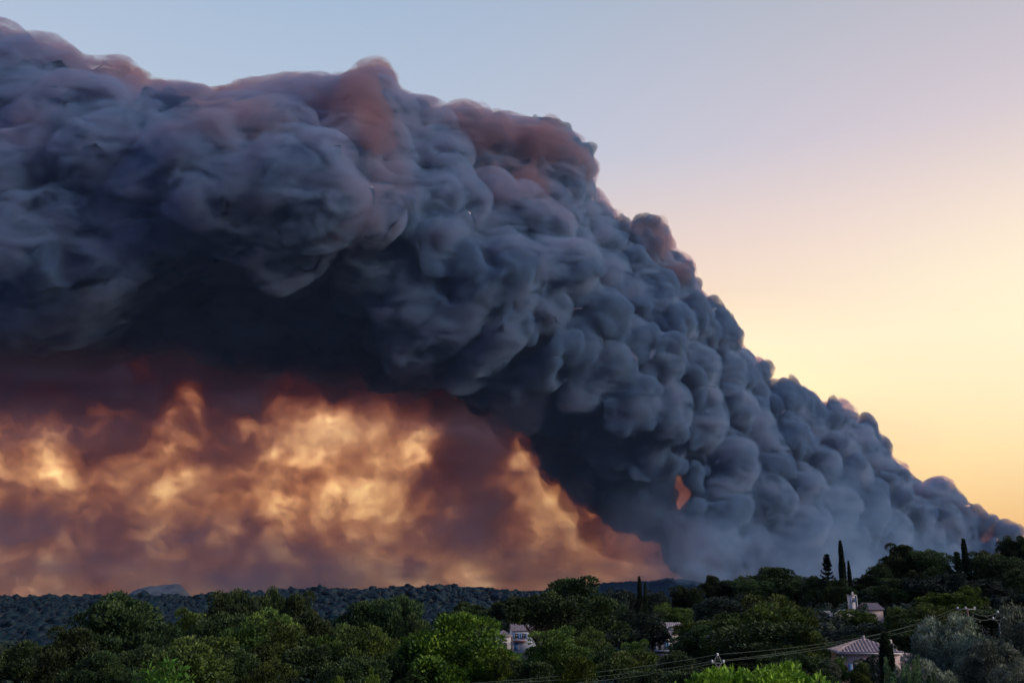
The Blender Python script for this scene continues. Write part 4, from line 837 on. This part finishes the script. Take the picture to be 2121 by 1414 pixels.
# cottage and terrace wall
h = house('white_cottage', 1768, 1252, 232, 0, 'tiny white cottage with a flat white canopy standing below the thin cypress pair')
boxes('wall', [(-.65, .5, 0, 2, -7, 2.0)], W_cream, h); boxes('canopy', [(-.8, .7, -.2, 2.0, 2.1, 2.2)], W_white, h); boxes('post', [(.75, .85, -.15, -.05, -7, 2.09)], W_white, h); window(h, -.1, .6, .45, .9, 0, M_blue); boxes('chimney', [(.1, .4, .8, 1.1, 2.21, 2.9)], W_cream, h)
h = house('rose_house', 1816, 1283, 226, 12, 'small dusky pink house half hidden in the trees left of the green hillside pines')
boxes('wall', [(-1.6, 1.7, 0, 5, -7, 2.2)], W_pink, h); gable(h, -1.6, 1.7, 0, 5, 2.25, 3.5, M_tile, gmat=W_pink); window(h, -.6, .5, .6, .9, 0); boxes('side_wall', [(-2.6, -1.62, .6, 3, -7, 1.1)], W_pink, h)
# dry stone terrace: every larger stone its own part
h = house('stone_terrace', 1735, 1282, 224, 3, 'pale dry stone terrace wall on the hillside under the tall thin cypress', 'stone wall')
sm = []
for q in range(4):
    bm = bmesh.new(); bmesh.ops.create_icosphere(bm, subdivisions=1, radius=.5)
    for v in bm.verts: v.co = Vector(np.sign(v.co) * np.abs(np.array(v.co)) ** .75) * random.uniform(.85, 1.1)
    me_ = bpy.data.meshes.new('stone'); bm.to_mesh(me_); bm.free(); me_.materials.append(M_stone); sm.append(me_)
for row in range(5):
    x_ = -5.2 + random.random() * .4
    while x_ < 4.6:
        w_ = random.uniform(.55, 1.1)
        if random.random() < .86:
            s_ = bpy.data.objects.new('stone', random.choice(sm)); col.objects.link(s_); s_.parent = h
            s_.location = (x_ + w_ / 2, row * .45 + random.uniform(-.1, .1), -.4 + row * .52 + x_ * .06); s_.scale = (w_, .8, .52); s_.rotation_euler = (random.uniform(-.1, .1), random.uniform(-.15, .15), random.uniform(-.2, .2))
        x_ += w_
boxes('backing', [(-5.2, 4.6, .25, .6, -7, 1.5)], M_stone, h)

# power poles and lines
def tri_pole(px, ptop, d, k, label):
    c = P(px, ptop, d); gz_ = float(ground_z(c[0], d)[0]); r = bpy.data.objects.new('power_pole', None); col.objects.link(r); r.location = (c[0], d, gz_); tag(r, label, 'power pole', 'power poles')
    H = c[2] - gz_; ins = []
    mesh_np('pole', *tube([[0, 0, -.3], [0, 0, H - .95 * k]], [.16, .10], 8), M_conc, r)
    mesh_np('bracket', *join([tube([[0, 0, H - 1.0 * k], [s_ * .26 * k, 0, H - .62 * k], [s_ * .10 * k, 0, H - .2 * k]], [.035, .035, .03], 6) for s_ in (-1, 1)] + [tube([[-.44 * k, 0, H - .68 * k], [.44 * k, 0, H - .68 * k]], [.03, .03], 6), tube([[0, 0, H - .4 * k], [0, 0, H - .18 * k]], [.03, .03], 6)]), M_conc, r)
    for (x_, z_) in ((0, H - .18 * k), (-.40 * k, H - .64 * k), (.40 * k, H - .64 * k)):
        mesh_np('insulator', *tube([[x_, 0, z_], [x_, 0, z_ + .05 * k], [x_, 0, z_ + .09 * k], [x_, 0, z_ + .13 * k], [x_, 0, z_ + .2 * k]], [.03 * k, .095 * k, .05 * k, .09 * k, .03 * k], 8), M_por, r, smooth=True)
        ins.append(Vector((c[0] + x_, d, gz_ + z_ + .1 * k)))
    return ins
i1 = tri_pole(1486, 1352, 74, 1.0, 'concrete power pole with three white insulators above the bright green bush')
c = P(2003, 1258, 148); gz_ = float(ground_z(c[0], 148)[0]); H = c[2] - gz_
r = bpy.data.objects.new('power_pole', None); col.objects.link(r); r.location = (c[0], 148, gz_); r.rotation_euler = (0, 0, R(8)); tag(r, 'pole with a horizontal crossarm and white insulators behind the left silvery olive', 'power pole', 'power poles')
mesh_np('pole', *tube([[0, 0, -.3], [0, 0, H]], [.17, .12], 8), plain('brown_post', (.20, .14, .12), .9, .2), r); boxes('crossarm', [(-1.6, 1.3, -.08, .08, H - .25, H - .12)], M_conc, r); i2 = []
for x_ in (-1.45, -.2, 1.15):
    mesh_np('insulator', *tube([[x_, 0, H - .12], [x_, 0, H - .05], [x_, 0, H + .02], [x_, 0, H + .08], [x_, 0, H + .16]], [.05, .15, .08, .14, .04], 8), M_por, r, smooth=True); i2.append(Vector((c[0] + x_, 148, gz_ + H + .05)))
i3 = tri_pole(2066, 1264, 165, 2.1, 'smaller power pole with angled brackets between the crossarm pole and the right olive')
def wire(a_, b_, sag, rad, label):
    pts_ = [a_.lerp(b_, t_) - Vector((0, 0, 4 * sag * t_ * (1 - t_))) for t_ in np.linspace(0, 1, 25)]
    o_ = mesh_np('power_line', *tube([p[:] for p in pts_], [rad] * 25, 5), M_wire, smooth=True); tag(o_, label, 'cable', 'power lines')
pr = [i1[1], i1[0], i1[2]]
L0 = [P(840, 1420, 52), P(760, 1425, 51), P(900, 1432, 50)]
for a_, b_, q_, e_ in zip(L0, pr, ('lower left', 'top', 'right'), (0, 0, 0)):
    wire(Vector(a_), b_, 0.35, .009, f'cable from the bottom edge to the {q_} insulator of the pole above the bush')
for a_, b_, q_ in zip(pr, i2, ('lower left', 'top', 'right')):
    wire(a_, b_, 1.0, .013, f'cable rising to the crossarm pole from the {q_} insulator above the bush')
for a_, b_, q_ in zip(i2, [i3[1], i3[0], i3[2]], ('left', 'middle', 'right')):
    wire(a_, b_, .9, .03, f'short sagging cable from the {q_} crossarm insulator to the smaller pole')

# feathery compound leaves in the foreground
c = P(330, 1440, 22); r = bpy.data.objects.new('feathery_plant', None); col.objects.link(r); r.location = c; tag(r, 'young feathery plant with green pinnate leaves at the bottom edge, left', 'plant')
gz_ = float(ground_z(c[0], 22)[0])
mesh_np('stem', *tube([[0, 0, gz_ - c[2]], [0, 0, .1]], [.05, .015], 6), M_bark, r)
for (tx_, tz_, ln) in [(-.62, .36, .75), (-.42, .56, .7), (-.22, .40, .6), (.0, .62, .7), (.14, .68, .7), (.30, .60, .6), (.50, .50, .7), (.66, .32, .6), (-.55, .16, .6), (.40, .20, .6), (.05, .30, .5)]:
    ts = np.linspace(0, 1, 11); y_ = random.uniform(-.25, .25)
    line = np.stack([tx_ * ts ** 1.1, y_ * ts, tz_ * np.sin(ts * 1.75) / math.sin(1.57)], 1) ; V = []; dirs = np.gradient(line, axis=0); dirs = unit(dirs)
    pp, dd = [], []
    for j in range(2, 11):
        for s_ in (-1, 1): pp.append(line[j]); dd.append(unit((np.cross(dirs[j], [0, -1, .25]) * s_ + dirs[j] * .55 + rng.normal(size=3) * .1)[None])[0])
    pp = np.array(pp); dd = np.array(dd); lv, lf = tuft_quads(pp, dd, np.full(len(pp), .17), np.full(len(pp), .035))
    fo = mesh_np('frond', lv, lf, M_frond, r); mesh_np('leaf_stalk', *tube(line, np.linspace(.008, .003, 11), 4), M_frond, fo)
# upright soft shoots in the foreground
c = P(1885, 1440, 30); r = bpy.data.objects.new('upright_shrub', None); col.objects.link(r); r.location = c; tag(r, 'shrub of tall soft upright green shoots at the bottom edge right of the broad cypress', 'shrub')
gz_ = float(ground_z(c[0], 30)[0]); mesh_np('stem', *tube([[0, 0, gz_ - c[2]], [0, 0, -.2]], [.08, .05], 6), M_bark, r)
for (px_, top_) in [(1846, 1366), (1853, 1385), (1862, 1396), (1872, 1400), (1882, 1378), (1890, 1404), (1897, 1370), (1905, 1362), (1912, 1372), (1922, 1398), (1932, 1392), (1842, 1404), (1868, 1388), (1915, 1408), (1900, 1395), (1878, 1410)]:
    x_ = (px_ - 1885) * 30 / F; h_ = (1440 - top_) * 30 / F * .98; n = 420; z = rng.uniform(0, 1, n) ** .8; a_ = rng.uniform(0, 6.28, n); rr = .085 * (1.05 - z) ** .6 * rng.uniform(.4, 1, n); y_ = random.uniform(-.3, .3); ln_ = random.uniform(-.08, .08)
    p = np.stack([x_ + ln_ * z + np.cos(a_) * rr, y_ + np.sin(a_) * rr, -.25 + z * (h_ + .2)], 1); d_ = unit(np.stack([np.cos(a_) * .55, np.sin(a_) * .55, 1 + 0 * z], 1) + rng.normal(size=(n, 3)) * .2)
    mesh_np('shoot', *tuft_quads(p, d_, .075 * rng.uniform(.6, 1.3, n), .014 + 0 * z), M_shoot, r)
#ENDH#

# ------------------------------------------------------------------ air
hz_m, t = mat_new('hazy_air')
pv = t.n('ShaderNodeVolumePrincipled', {'Color': (.36, .56, 1.0, 1), 'Density': 0.5e-5, 'Anisotropy': 0.2}); t.n('ShaderNodeOutputMaterial', {'Volume': pv.outputs[0]}); hz_m.cycles.homogeneous_volume = True
X0, X1, Y0, Y1, Z0, Z1 = -29500, 29500, -2000, 18500, -16, 9000
haze = mesh_np('haze', [(x, y, z) for z in (Z0, Z1) for x, y in ((X0, Y0), (X1, Y0), (X1, Y1), (X0, Y1))], [[3,2,1,0],[4,5,6,7],[0,1,5,4],[1,2,6,5],[2,3,7,6],[3,0,4,7]], hz_m)
tag(haze, kind='stuff')
